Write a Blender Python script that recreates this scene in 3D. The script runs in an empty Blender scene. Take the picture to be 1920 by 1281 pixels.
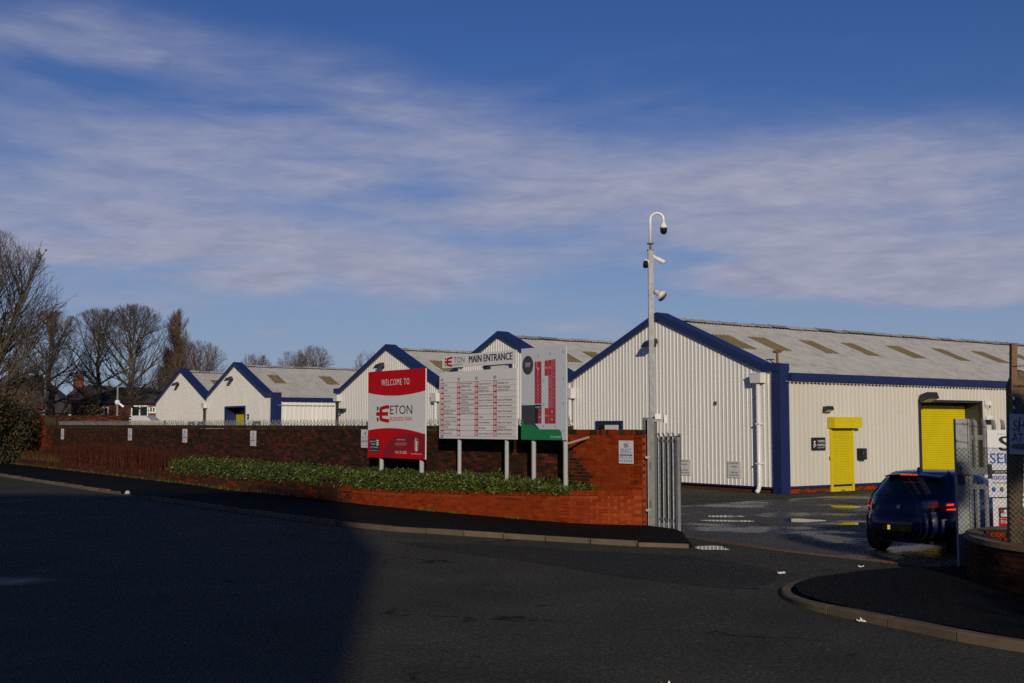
import bpy, math, random
from mathutils import Vector, Matrix
random.seed(7)
S = bpy.context.scene
COL = S.collection
rad = math.radians

# ------------------------------------------------------------------ camera
cam_d = bpy.data.cameras.new("camera")
cam = bpy.data.objects.new("camera", cam_d)
COL.objects.link(cam)
cam.location = (0, 0, 2.2)
cam.rotation_euler = (rad(90 + 4.197), 0, 0)
cam_d.sensor_width = 36.0
cam_d.lens = 36.0 * 2160 / 1920
cam_d.clip_start = 0.1
cam_d.clip_end = 6000
S.camera = cam

# ------------------------------------------------------------------ sun, sky
SUN_EL, SUN_AZ = 16.0, 175.0          # azimuth clockwise from +Y, towards the sun
sd = Vector((math.sin(rad(SUN_AZ)) * math.cos(rad(SUN_EL)), math.cos(rad(SUN_AZ)) * math.cos(rad(SUN_EL)), math.sin(rad(SUN_EL))))
sun_d = bpy.data.lights.new("sun", 'SUN')
sun_d.energy = 3.2
sun_d.angle = rad(0.53)
sun_d.color = (1.0, 0.88, 0.70)
sun = bpy.data.objects.new("sun", sun_d)
COL.objects.link(sun)
sun.rotation_euler = (-sd).to_track_quat('-Z', 'Y').to_euler()

world = bpy.data.worlds.new("World")
S.world = world
world.use_nodes = True
nt = world.node_tree
for n in list(nt.nodes): nt.nodes.remove(n)
def wn(t, **k):
    n = nt.nodes.new(t)
    for a, b in k.items(): setattr(n, a, b)
    return n
def wl(a, b): nt.links.new(a, b)
def wm(op, a, b=None, c=None, clamp=False):
    n = wn('ShaderNodeMath', operation=op); n.use_clamp = clamp
    for i, v in enumerate((a, b, c)):
        if v is None: continue
        if isinstance(v, (int, float)): n.inputs[i].default_value = v
        else: wl(v, n.inputs[i])
    return n.outputs[0]
SKY_STRENGTH = 0.05
sky = wn('ShaderNodeTexSky', sky_type='NISHITA')
sky.sun_disc = False
sky.sun_elevation = rad(SUN_EL)
sky.sun_rotation = rad(SUN_AZ)
sky.air_density = 1.0
sky.dust_density = 0.6
sky.ozone_density = 3.0
tc = wn('ShaderNodeTexCoord')
sep = wn('ShaderNodeSeparateXYZ'); wl(tc.outputs['Generated'], sep.inputs[0])
X, Y, Z = sep.outputs
az = wm('MULTIPLY', wm('ARCTAN2', X, Y), 57.2958)
el = wm('MULTIPLY', wm('ARCSINE', Z), 57.2958)
# cloud sheet: noise on a plane overhead, seen in perspective, plus drawn-out wisps
zz = wm('ADD', wm('MAXIMUM', Z, 0.0), 0.06)
px_ = wm('DIVIDE', X, zz); py_ = wm('DIVIDE', Y, zz)
cmb = wn('ShaderNodeCombineXYZ'); wl(px_, cmb.inputs[0]); wl(py_, cmb.inputs[1])
def noise(vec, scale, detail, rough=0.5, dist=0.0, sc=(1, 1, 1), loc=(0, 0, 0), rot=0):
    mp = wn('ShaderNodeMapping'); wl(vec, mp.inputs[0])
    mp.inputs['Scale'].default_value = sc; mp.inputs['Location'].default_value = loc
    mp.inputs['Rotation'].default_value = (0, 0, rot)
    n = wn('ShaderNodeTexNoise'); n.inputs['Scale'].default_value = scale
    n.inputs['Detail'].default_value = detail; n.inputs['Roughness'].default_value = rough
    n.inputs['Distortion'].default_value = dist
    wl(mp.outputs[0], n.inputs['Vector'])
    return n.outputs['Fac']
n1 = noise(cmb.outputs[0], 0.55, 4, 0.52, 0.5, (1.0, 0.9, 1), (3.2, 1.0, 0), 0.5)
n2 = noise(cmb.outputs[0], 2.2, 8, 0.62, 0.6, (1.0, 0.6, 1), (1.2, 4.0, 0), 0.3)
ang = wn('ShaderNodeCombineXYZ'); wl(az, ang.inputs[0]); wl(el, ang.inputs[1])
n3 = noise(ang.outputs[0], 0.30, 4, 0.50, 0.5, (0.26, 1.5, 1), (2.0, 0, 0), 0.09)
n4 = noise(ang.outputs[0], 1.1, 6, 0.62, 0.4, (0.30, 1.3, 1), (7, 3, 0), 0.12)
# where the banks of cloud stand: (azimuth, elevation, half width, half height, tilt, weight)
banks = [(-16, 17.0, 17, 3.2, -0.10, .78), (-4, 15.6, 9, 2.6, -0.16, .30), (-3, 11.9, 14, 2.4, -0.08, .85), (17, 11.6, 13, 2.5, 0.03, .95),
         (-19, 9.6, 10, 2.9, 0.0, 1.0), (-8.5, 7.9, 7.5, 1.7, -0.05, 1.05), (13, 8.2, 14, 1.7, -0.02, .85), (23, 6.7, 6, 1.2, 0.0, .95), (3.2, 4.6, 3.6, .55, 0.0, 1.0), (-22, 13, 7, 1.4, 0, .3),
         (-17, 6.0, 6, .8, 0, .2), (-2, 20.2, 3.5, 1.2, -0.3, .28), (8, 16.2, 4, .8, 0, .22), (60, 12, 24, 3.5, 0.02, .8), (-62, 13, 26, 4, 0.0, .8), (115, 10, 30, 3, 0, .7), (-118, 12, 30, 4, 0, .7), (175, 13, 26, 4, 0, .5), (20, 40, 30, 5, 0, .35), (-50, 48, 30, 6, 0, .4), (140, 42, 40, 6, 0, .4)]
azw = wm('ADD', az, wm('MULTIPLY', wm('SUBTRACT', n1, 0.5), 8.0))
elw = wm('ADD', el, wm('MULTIPLY', wm('SUBTRACT', n3, 0.5), 5.0))
tot = None
for a0, e0, sa, se, ti, w in banks:
    da = wm('SUBTRACT', azw, a0)
    de = wm('SUBTRACT', wm('SUBTRACT', elw, e0), wm('MULTIPLY', da, ti))
    q = wm('ADD', wm('POWER', wm('DIVIDE', da, sa), 2.0), wm('POWER', wm('DIVIDE', de, se), 2.0))
    g = wm('MULTIPLY', wm('EXPONENT', wm('MULTIPLY', q, -1.0)), w)
    tot = g if tot is None else wm('ADD', tot, g)
tex = wm('ADD', wm('ADD', wm('MULTIPLY', n1, 1.0), wm('MULTIPLY', n4, 0.08)), wm('MULTIPLY', n3, 0.62))   # about 0.9 mean
dens = wm('ADD', wm('MULTIPLY', tot, 0.80), wm('MULTIPLY', wm('SUBTRACT', tex, 0.85), 1.8))
mr = wn('ShaderNodeMapRange', interpolation_type='SMOOTHSTEP'); wl(dens, mr.inputs[0])
mr.inputs[1].default_value = 0.06; mr.inputs[2].default_value = 1.10
mr.inputs[3].default_value = 0.0; mr.inputs[4].default_value = 0.95
cov = wm('MULTIPLY', mr.outputs[0], wm('MULTIPLY', wm('ADD', Z, 0.0), 40.0, clamp=True))
tint = wn('ShaderNodeMix', data_type='RGBA', blend_type='MULTIPLY'); tint.inputs[0].default_value = 1.0
wl(sky.outputs[0], tint.inputs[6]); tint.inputs[7].default_value = (0.52, 0.74, 1.30, 1)
k = 1.0 / SKY_STRENGTH
ccol = wn('ShaderNodeMix', data_type='RGBA'); wl(wm('MULTIPLY', wm('SUBTRACT', n4, 0.25), 1.8, clamp=True), ccol.inputs[0])
ccol.inputs[6].default_value = (0.255 * k, 0.275 * k, 0.40 * k, 1); ccol.inputs[7].default_value = (0.40 * k, 0.405 * k, 0.51 * k, 1)
hz = wn('ShaderNodeMix', data_type='RGBA'); wl(wm('MULTIPLY', wm('EXPONENT', wm('MULTIPLY', wm('POWER', wm('DIVIDE', el, 9.0), 2.0), -1.0)), 0.80), hz.inputs[0]); wl(tint.outputs[2], hz.inputs[6]); hz.inputs[7].default_value = (0.30 * k, 0.37 * k, 0.49 * k, 1)
mixc = wn('ShaderNodeMix', data_type='RGBA'); wl(cov, mixc.inputs[0]); wl(hz.outputs[2], mixc.inputs[6]); wl(ccol.outputs[2], mixc.inputs[7])
bg = wn('ShaderNodeBackground'); bg.inputs[1].default_value = SKY_STRENGTH
wl(mixc.outputs[2], bg.inputs[0])
wo = wn('ShaderNodeOutputWorld'); wl(bg.outputs[0], wo.inputs[0])

S.view_settings.view_transform = 'Standard'
S.view_settings.look = 'None'
S.view_settings.exposure = 0.0
S.view_settings.gamma = 1.0
S.view_settings.use_curve_mapping = False
S.cycles.max_bounces = 6
S.cycles.use_denoising = False

# ------------------------------------------------------------------ materials
MATS = {}
def mat(name, col, rough=0.7, metal=0.0, var=0.0, vscale=3.0, bump=0.0, bscale=60.0, spec=0.5, rand=0.0, stain=None, emit=None, coat=0.0, ior=None, stretch=None):
    if name in MATS: return MATS[name]
    m = bpy.data.materials.new(name); m.use_nodes = True
    t = m.node_tree; b = t.nodes['Principled BSDF']
    b.inputs['Roughness'].default_value = rough; b.inputs['Metallic'].default_value = metal
    b.inputs['Specular IOR Level'].default_value = spec
    b.inputs['Base Color'].default_value = (*col, 1)
    if coat: b.inputs['Coat Weight'].default_value = coat; b.inputs['Coat Roughness'].default_value = 0.03
    if ior: b.inputs['IOR'].default_value = ior
    geo = t.nodes.new('ShaderNodeNewGeometry')
    vec = geo.outputs['Position']
    if stretch:
        mp = t.nodes.new('ShaderNodeMapping'); t.links.new(vec, mp.inputs[0]); mp.inputs['Scale'].default_value = stretch; vec = mp.outputs[0]
    out = None
    def mixn(fac, a, bcol, blend='MIX'):
        x = t.nodes.new('ShaderNodeMix'); x.data_type = 'RGBA'; x.blend_type = blend
        if isinstance(fac, float): x.inputs[0].default_value = fac
        else: t.links.new(fac, x.inputs[0])
        if isinstance(a, tuple): x.inputs[6].default_value = (*a, 1)
        else: t.links.new(a, x.inputs[6])
        if isinstance(bcol, tuple): x.inputs[7].default_value = (*bcol, 1)
        else: t.links.new(bcol, x.inputs[7])
        return x.outputs[2]
    def ramp(src, lo, hi):
        r = t.nodes.new('ShaderNodeMapRange'); t.links.new(src, r.inputs[0])
        r.inputs[1].default_value = lo; r.inputs[2].default_value = hi
        return r.outputs[0]
    def nz(scale, detail=5, rgh=0.6, v=None):
        n = t.nodes.new('ShaderNodeTexNoise'); n.inputs['Scale'].default_value = scale; n.inputs['Detail'].default_value = detail
        n.inputs['Roughness'].default_value = rgh; t.links.new(v or vec, n.inputs['Vector']); return n.outputs['Fac']
    if var:
        out = mixn(ramp(nz(vscale), .3, .7), tuple(c * (1 - var) for c in col), tuple(min(1, c * (1 + var)) for c in col))
    if rand:
        oi = t.nodes.new('ShaderNodeObjectInfo')
        src = out if out is not None else col
        out = mixn(ramp(oi.outputs['Random'], 0, 1), mixn(1.0, src, (1 - rand,) * 3, 'MULTIPLY'), mixn(1.0, src, (1 + rand,) * 3, 'MULTIPLY'))
    if stain:
        scol, sscale, lo, hi, amt = stain
        src = out if out is not None else col
        mm = t.nodes.new('ShaderNodeMath'); mm.operation = 'MULTIPLY'; t.links.new(ramp(nz(sscale, 7, .65), lo, hi), mm.inputs[0]); mm.inputs[1].default_value = amt; mm.use_clamp = True
        out = mixn(mm.outputs[0], src, scol)
    if out is not None: t.links.new(out, b.inputs['Base Color'])
    if bump:
        bn = t.nodes.new('ShaderNodeBump'); bn.inputs['Strength'].default_value = bump; bn.inputs['Distance'].default_value = 0.01
        t.links.new(nz(bscale, 3, .6, geo.outputs['Position']), bn.inputs['Height']); t.links.new(bn.outputs[0], b.inputs['Normal'])
    if emit:
        b.inputs['Emission Color'].default_value = (*emit[0], 1); b.inputs['Emission Strength'].default_value = emit[1]
    MATS[name] = m
    return m

# asphalt: aggregate grain, broad wear, dry cracks, damp (smoother, darker) areas
def asphalt(name, lo, hi, wet=0.3, crack=True, warm=(1.0, 0.95, 0.80), wscale=0.22, spec=.10, speck=2.3):
    m = bpy.data.materials.new(name); m.use_nodes = True
    t = m.node_tree; b = t.nodes['Principled BSDF']; L_ = t.links.new
    geo = t.nodes.new('ShaderNodeNewGeometry'); P = geo.outputs['Position']
    def nz(scale, detail, rgh=.6, vec=P):
        n = t.nodes.new('ShaderNodeTexNoise'); n.inputs['Scale'].default_value = scale; n.inputs['Detail'].default_value = detail; n.inputs['Roughness'].default_value = rgh; L_(vec, n.inputs['Vector']); return n
    def mr(src, a, c, d=0., e=1.):
        r = t.nodes.new('ShaderNodeMapRange'); L_(src, r.inputs[0]); r.inputs[1].default_value = a; r.inputs[2].default_value = c; r.inputs[3].default_value = d; r.inputs[4].default_value = e; return r.outputs[0]
    def mx(f, a, c, blend='MIX'):
        x = t.nodes.new('ShaderNodeMix'); x.data_type = 'RGBA'; x.blend_type = blend
        if isinstance(f, float): x.inputs[0].default_value = f
        else: L_(f, x.inputs[0])
        for i, v in ((6, a), (7, c)):
            if isinstance(v, tuple): x.inputs[i].default_value = (*v, 1)
            else: L_(v, x.inputs[i])
        return x.outputs[2]
    g = t.nodes.new('ShaderNodeTexVoronoi'); g.inputs['Scale'].default_value = 42; L_(P, g.inputs['Vector'])
    grain = mr(nz(20, 6, .85).outputs['Fac'], .36, .64)
    broad = mr(nz(.55, 6, .6).outputs['Fac'], .3, .7)
    c = mx(broad, tuple(lo * w for w in warm), tuple(hi * w for w in warm))
    c = mx(grain, mx(1.0, c, (.30, .30, .30), 'MULTIPLY'), mx(1.0, c, (1.85, 1.83, 1.75), 'MULTIPLY'))
    sp = mr(g.outputs['Color'], .82, .95) if speck < 4 else mr(g.outputs['Color'], .962, .975)
    c = mx(sp, c, mx(1.0, c, (speck, speck * .98, speck * .92), 'MULTIPLY'))
    if crack:
        v = t.nodes.new('ShaderNodeTexVoronoi'); v.feature = 'DISTANCE_TO_EDGE'; v.inputs['Scale'].default_value = .21
        w = t.nodes.new('ShaderNodeVectorMath'); w.operation = 'ADD'
        sc = t.nodes.new('ShaderNodeVectorMath'); sc.operation = 'SCALE'; sc.inputs['Scale'].default_value = 1.6
        L_(nz(.9, 6, .65).outputs['Color'], sc.inputs[0]); L_(sc.outputs[0], w.inputs[0]); L_(P, w.inputs[1]); L_(w.outputs[0], v.inputs['Vector'])
        cr = mr(v.outputs['Distance'], .004, .0105, 1., 0.)
        brk = mr(nz(.7, 3).outputs['Fac'], .52, .60)
        mm = t.nodes.new('ShaderNodeMath'); mm.operation = 'MULTIPLY'; L_(cr, mm.inputs[0]); L_(brk, mm.inputs[1])
        c = mx(mm.outputs[0], c, (.012, .012, .012))
    wetn = mr(nz(wscale, 5, .55).outputs['Fac'], .62 - wet * .35, .72 - wet * .35)
    c = mx(wetn, c, mx(1.0, c, (.55, .55, .58), 'MULTIPLY'))
    L_(c, b.inputs['Base Color'])
    L_(mr(wetn, 0, 1, .82, .33), b.inputs['Roughness'])
    b.inputs['Specular IOR Level'].default_value = spec
    bn = t.nodes.new('ShaderNodeBump'); bn.inputs['Distance'].default_value = .006
    L_(mr(wetn, 0, 1, .9, .25), bn.inputs['Strength']); L_(nz(55, 3, .7).outputs['Fac'], bn.inputs['Height']); L_(bn.outputs[0], b.inputs['Normal'])
    MATS[name] = m
    return m

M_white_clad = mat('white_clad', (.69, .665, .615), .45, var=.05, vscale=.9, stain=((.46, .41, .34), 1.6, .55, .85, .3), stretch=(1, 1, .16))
M_side_clad = mat('side_clad_toned', (.535, .50, .43), .5, var=.05, vscale=.9, stain=((.37, .32, .25), 1.6, .55, .85, .3), stretch=(1, 1, .16))  # side wall toned down in colour to offset the strong sun on it
M_blue = mat('blue_flashing', (.010, .017, .078), .35, var=.12, vscale=2)
M_roof = mat('fibre_cement', (.40, .385, .36), .85, var=.12, vscale=1.6, stain=((.19, .175, .15), 2.4, .52, .75, .75), bump=.2, bscale=30)
M_rooflight = mat('rooflight', (.185, .14, .062), .5, var=.2, vscale=4)
M_ridge = mat('ridge_tile', (.30, .29, .28), .85, var=.3, vscale=3, rand=.35)
M_yellow = mat('yellow_paint', (.56, .44, .004), .5, spec=.25, var=.06, vscale=2, stain=((.36, .27, .02), 3.2, .58, .8, .5))
M_dark = mat('dark_frame', (.02, .02, .024), .5)
M_black = mat('black_plastic', (.012, .012, .012), .4)
M_glassdark = mat('dark_glass', (.01, .012, .015), .05)
M_white = mat('white_paint', (.72, .71, .68), .35)
M_offwhite = mat('offwhite_plastic', (.62, .60, .55), .45)
M_pipe = mat('grey_white_pipe', (.62, .61, .60), .35)
M_galv = mat('galvanised', (.19, .195, .20), .5, metal=.15, var=.25, vscale=9, stain=((.11, .115, .12), 5, .5, .7, .5))
M_galvdull = mat('galvanised_dull', (.115, .12, .125), .55, metal=.15, var=.25, vscale=9)
M_postgrey = mat('grey_post', (.34, .345, .35), .4)
M_rust = mat('rusty_steel', (.13, .07, .035), .7, var=.35, vscale=14)
M_sign_red = mat('sign_red', (.42, .003, .006), .55, spec=.12)
M_sign_deepred = mat('sign_deep_red', (.22, .005, .009), .5, spec=.25)
M_sign_white = mat('sign_white', (.60, .585, .58), .45, var=.03, vscale=2)
M_ink = mat('ink_black', (.012, .012, .014), .45)
M_inkgrey = mat('ink_grey', (.10, .10, .105), .5)
M_inkred = mat('ink_red', (.40, .012, .02), .4)
M_inkblue = mat('ink_blue', (.03, .08, .42), .4)
M_inkcyan = mat('ink_cyan', (.10, .32, .62), .4)
M_green = mat('sign_green', (.008, .17, .055), .35)
M_charcoal = mat('sign_charcoal', (.035, .038, .042), .4)
M_pinkred = mat('map_red', (.36, .02, .04), .4)
ORANGE = [mat('orange_brick', (.225, .030, .006), .85, var=.18, vscale=6, bump=.4, bscale=80, spec=.04, rand=.16, stain=((.10, .018, .007), 1.1, .55, .75, .6)),
          mat('orange_brick_pale', (.24, .037, .009), .85, var=.18, vscale=6, bump=.4, bscale=80, spec=.04, rand=.16),
          mat('orange_brick_deep', (.19, .025, .006), .85, var=.18, vscale=6, bump=.4, bscale=80, spec=.04, rand=.16)]
OLD = [mat('old_brick', (.042, .014, .008), .88, var=.3, vscale=5, bump=.5, bscale=70, spec=.12, rand=.25, stain=((.03, .022, .016), .9, .48, .7, .8)),
       mat('old_brick_sooty', (.022, .011, .007), .9, var=.3, vscale=5, bump=.5, bscale=70, spec=.12, rand=.25),
       mat('old_brick_red', (.10, .020, .008), .88, var=.3, vscale=5, bump=.5, bscale=70, spec=.12, rand=.25, stain=((.035, .024, .018), 1.3, .5, .72, .7)),
       mat('old_brick_brown', (.036, .017, .009), .9, var=.3, vscale=5, bump=.5, bscale=70, spec=.12, rand=.25)]
DULL = [mat('dull_brick', (.075, .022, .009), .88, var=.25, vscale=5, bump=.5, bscale=70, spec=.12, rand=.2),
        mat('dull_brick_dark', (.042, .016, .009), .9, var=.25, vscale=5, bump=.5, bscale=70, spec=.12, rand=.2)]
M_mortar_o = mat('mortar_orange', (.23, .052, .020), .95, spec=.1, var=.2, vscale=8, stain=((.45, .36, .27), 2.2, .67, .72, .6))
M_mortar_d = mat('mortar_old', (.05, .030, .019), .95, spec=.1, var=.25, vscale=4)
M_coping = mat('mossy_coping', (.030, .021, .011), .95, spec=.1, var=.4, vscale=2.5, bump=.6, bscale=40, stain=((.05, .055, .018), 3, .5, .65, .7))
M_kerb = mat('concrete_kerb', (.118, .088, .060), .9, spec=.2, var=.2, vscale=5, bump=.3, bscale=60, rand=.15, stain=((.07, .06, .045), 2.5, .5, .75, .7))
M_soil = mat('soil', (.04, .028, .018), .95, var=.3, vscale=8)
M_leaf = mat('laurel_leaf', (.032, .048, .004), .42, var=.5, vscale=7, spec=.4)
M_leaf2 = mat('laurel_leaf_light', (.085, .105, .008), .42, var=.4, vscale=7, spec=.4)
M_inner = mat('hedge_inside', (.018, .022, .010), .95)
M_redstem = mat('red_stem', (.062, .018, .011), .9, spec=.1, var=.4, vscale=5)
M_drygrass = mat('dry_grass', (.085, .055, .020), .9, spec=.1, var=.4, vscale=4)
M_ever = mat('evergreen_leaf', (.012, .016, .005), .6, spec=.15, var=.5, vscale=2)
M_beech = mat('brown_leaf', (.060, .034, .013), .8, spec=.12, var=.5, vscale=1.5)
M_bark = mat('bark_grey', (.075, .060, .042), .9, var=.35, vscale=3, stain=((.055, .065, .030), 1.5, .45, .65, .6))
M_bark2 = mat('bark_brown', (.095, .060, .038), .9, var=.35, vscale=3)
M_twig = mat('twig', (.055, .040, .034), .9, var=.3, vscale=1.2)
M_twig2 = mat('twig_brown', (.095, .062, .042), .9, var=.3, vscale=1.2)
M_slate = mat('dark_roof_tile', (.045, .036, .03), .85, var=.3, vscale=2)
M_housebrick = mat('house_brick', (.14, .045, .024), .9, var=.25, vscale=2)
M_concrete = mat('pale_concrete', (.42, .37, .30), .9, var=.15, vscale=2)
M_carblue = mat('car_paint', (.003, .008, .052), .35, spec=.2, coat=.55)  # shade on the car is put into this darkened paint colour
M_tyre = mat('tyre', (.012, .012, .012), .8)
M_rim = mat('alloy', (.35, .35, .36), .35, metal=.8)
M_cartrim = mat('car_black_trim', (.012, .012, .013), .6)
M_lamp = mat('lamp_red', (.10, .004, .004), .15, coat=.6)
M_lamplit = mat('lamp_lit', (.6, .02, .01), .3, emit=((1.0, .035, .012), 1.2))
M_plate = mat('yellow_plate', (.10, .072, .016), .6, spec=.1)  # yellow darkened in colour in place of shade on the plate
M_plate_glow = mat('plate_glow', (.9, .6, .2), .3, emit=((1.0, .62, .18), .5))
M_chrome = mat('chrome', (.6, .6, .62), .15, metal=1.0)
M_wire = mat('chain_wire', (.11, .10, .085), .6, metal=.3)
M_postbrown = mat('stained_concrete', (.115, .078, .042), .9, var=.4, vscale=9, bump=.5, bscale=40)
M_paint = mat('road_paint', (.62, .60, .56), .7, var=.2, vscale=6, stain=((.12, .11, .10), 6, .45, .62, .9))
M_redpaint = mat('worn_red_surface', (.050, .030, .030), .95, spec=.1, var=.4, vscale=5)
M_paper = mat('paper', (.70, .68, .66), .8)
M_road = asphalt('asphalt_road', .036, .056, .06, warm=(1.06, .98, .72))
M_patch = asphalt('asphalt_patch', .026, .040, .10, crack=False)
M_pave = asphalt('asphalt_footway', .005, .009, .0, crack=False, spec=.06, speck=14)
M_yard = asphalt('asphalt_yard', .046, .070, .42, warm=(1.0, .90, .80), wscale=.35, spec=.4)
M_ground = asphalt('far_ground', .03, .045, .1, crack=False)
M_water = mat('puddle_water', (.008, .008, .008), .015, spec=.5, ior=1.33)

# ------------------------------------------------------------------ mesh building
ORIG = {}
class MB:
    def __init__(s): s.v = []; s.f = []; s.m = []; s.mats = []
    def mi(s, m):
        if m not in s.mats: s.mats.append(m)
        return s.mats.index(m)
    def add(s, pts, faces, m):
        b = len(s.v); s.v.extend(pts); i = s.mi(m)
        for f in faces: s.f.append(tuple(b + k for k in f)); s.m.append(i)
    def quad(s, a, b, c, d, m): s.add([a, b, c, d], [(0, 1, 2, 3)], m)
    def hexa(s, p, m, skip=()):
        fs = [(0, 3, 2, 1), (4, 5, 6, 7), (0, 1, 5, 4), (1, 2, 6, 5), (2, 3, 7, 6), (3, 0, 4, 7)]
        s.add(p, [f for i, f in enumerate(fs) if i not in skip], m)
    def box(s, fn, a0, a1, b0, b1, c0, c1, m, skip=()):
        s.hexa([fn(a0, b0, c0), fn(a1, b0, c0), fn(a1, b1, c0), fn(a0, b1, c0), fn(a0, b0, c1), fn(a1, b0, c1), fn(a1, b1, c1), fn(a0, b1, c1)], m, skip)
    def tube(s, pts, radii, n, m, caps=True):
        pts = [Vector(p) for p in pts]
        if isinstance(radii, (int, float)): radii = [radii] * len(pts)
        rings = []
        b = len(s.v); i0 = s.mi(m)
        prev = None
        for k, p in enumerate(pts):
            d = (pts[min(k + 1, len(pts) - 1)] - pts[max(k - 1, 0)])
            d.normalize()
            if prev is None:
                a = Vector((0, 0, 1)) if abs(d.z) < .9 else Vector((1, 0, 0))
                u = d.cross(a).normalized()
            else:
                u = (prev - d * prev.dot(d)).normalized()
            prev = u
            w = d.cross(u)
            for j in range(n):
                t = 2 * math.pi * j / n
                s.v.append(tuple(p + (u * math.cos(t) + w * math.sin(t)) * radii[k]))
        for k in range(len(pts) - 1):
            for j in range(n):
                a = b + k * n + j; c = b + k * n + (j + 1) % n
                s.f.append((a, c, c + n, a + n)); s.m.append(i0)
        if caps:
            s.f.append(tuple(b + j for j in range(n))[::-1]); s.m.append(i0)
            e = b + (len(pts) - 1) * n
            s.f.append(tuple(e + j for j in range(n))); s.m.append(i0)
    def lathe(s, o, axis, prof, n, m):
        axis = Vector(axis).normalized(); o = Vector(o)
        a = Vector((0, 0, 1)) if abs(axis.z) < .9 else Vector((1, 0, 0)); u = axis.cross(a).normalized(); w = axis.cross(u)
        pts = [tuple(o + axis * h + (u * math.cos(2 * math.pi * j / n) + w * math.sin(2 * math.pi * j / n)) * max(r, 1e-4)) for h, r in prof for j in range(n)]
        k_ = len(prof); fs = [(i * n + j, i * n + (j + 1) % n, (i + 1) * n + (j + 1) % n, (i + 1) * n + j) for i in range(k_ - 1) for j in range(n)]
        s.add(pts, fs + [tuple(range(n))[::-1], tuple((k_ - 1) * n + j for j in range(n))], m)
    def build(s, name, parent=None, origin=None, smooth=False, label=None, cat=None, group=None, kind=None):
        o_ = Vector(origin) if origin is not None else (ORIG[parent.name] if parent is not None else Vector((0, 0, 0)))
        me = bpy.data.meshes.new(name)
        ox, oy, oz = o_
        me.from_pydata([(p[0] - ox, p[1] - oy, p[2] - oz) for p in s.v], [], s.f)
        for m in s.mats: me.materials.append(m)
        if len(s.mats) > 1: me.polygons.foreach_set('material_index', s.m)
        if smooth: me.polygons.foreach_set('use_smooth', [True] * len(me.polygons))
        me.update()
        return link(name, me, parent, o_, label, cat, group, kind)
def link(name, me, parent, o_, label=None, cat=None, group=None, kind=None):
    ob = bpy.data.objects.new(name, me); COL.objects.link(ob)
    if parent is not None: ob.parent = parent; ob.location = Vector(o_) - ORIG[parent.name]
    else: ob.location = o_
    ORIG[ob.name] = Vector(o_)
    tag(ob, label, cat, group, kind)
    return ob
def tag(ob, label=None, cat=None, group=None, kind=None):
    for k_, v_ in (('label', label), ('category', cat), ('group', group), ('kind', kind)):
        if v_: ob[k_] = v_
def thing(name, loc, label, cat, group=None, kind=None):
    o = bpy.data.objects.new(name, None); COL.objects.link(o); o.location = loc; o.empty_display_size = .3
    ORIG[o.name] = Vector(loc); tag(o, label, cat, group, kind)
    return o
def piece(name, me, parent, loc, yaw=0.0, scale=None, tilt=0.0):
    ob = bpy.data.objects.new(name, me); COL.objects.link(ob); ob.parent = parent
    ob.location = Vector(loc) - ORIG[parent.name]; ob.rotation_euler = (tilt, 0, yaw)
    if scale: ob.scale = scale
    return ob
def world_fn(x, y, z): return (x, y, z)

# lettering
_tc = {}
def glyphs(body, bold, space=1.0):
    key = (body, bold, space)
    if key not in _tc:
        c = bpy.data.curves.new('lettering', 'FONT'); c.body = body; c.size = 1.0; c.offset = bold; c.resolution_u = 3; c.space_character = space
        o = bpy.data.objects.new('lettering', c); me = o.to_mesh()
        _tc[key] = ([tuple(v.co) for v in me.vertices], [tuple(p.vertices) for p in me.polygons])
        o.to_mesh_clear(); bpy.data.objects.remove(o); bpy.data.curves.remove(c)
    return _tc[key]
def text(mb, fn, body, a, b, cap, m, width=None, bold=0.0, align='L', off=.006, space=1.0):
    if bold >= .006:                                    # heavier strokes: the same glyphs printed twice, slightly apart
        for q in (-1, 1): text(mb, fn, body, a + q * bold * cap * 1.6, b, cap, m, width, 0.0, align, off + q * .0004, space)
        return
    bold = 0.0
    """fn(a, b, off): a along the reading direction, b up; cap = capital height"""
    vs, fs = glyphs(body, bold, space)
    if not vs: return
    x0 = min(v[0] for v in vs); x1 = max(v[0] for v in vs)
    sy = cap / .70; sx = width / (x1 - x0) if width else sy
    w = (x1 - x0) * sx
    sh = {'L': 0, 'C': -w / 2, 'R': -w}[align]
    mb.add([tuple(fn(a + sh + (v[0] - x0) * sx, b + v[1] * sy, off)) for v in vs], fs, m)
def rect(mb, fn, a0, a1, b0, b1, m, off=.004): mb.quad(fn(a0, b0, off), fn(a1, b0, off), fn(a1, b1, off), fn(a0, b1, off), m)
def disc(mb, fn, a, b, ra, rb, m, off=.004, n=20, inner=0.0, t0=0., t1=360.):
    pts = []; k_ = n if t1 - t0 >= 360 else n + 1
    ang_ = [rad(t0 + (t1 - t0) * i / n) for i in range(k_)]
    if inner:
        pts = [fn(a + ra * math.cos(t), b + rb * math.sin(t), off) for t in ang_] + [fn(a + ra * inner * math.cos(t), b + rb * inner * math.sin(t), off) for t in ang_]
        N_ = len(ang_); rng = range(N_) if k_ == n else range(N_ - 1)
        mb.add(pts, [(i, (i + 1) % N_, N_ + (i + 1) % N_, N_ + i) for i in rng], m)
    else:
        pts = [fn(a + ra * math.cos(t), b + rb * math.sin(t), off) for t in ang_]
        mb.add(pts, [tuple(range(len(pts)))], m)

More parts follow.
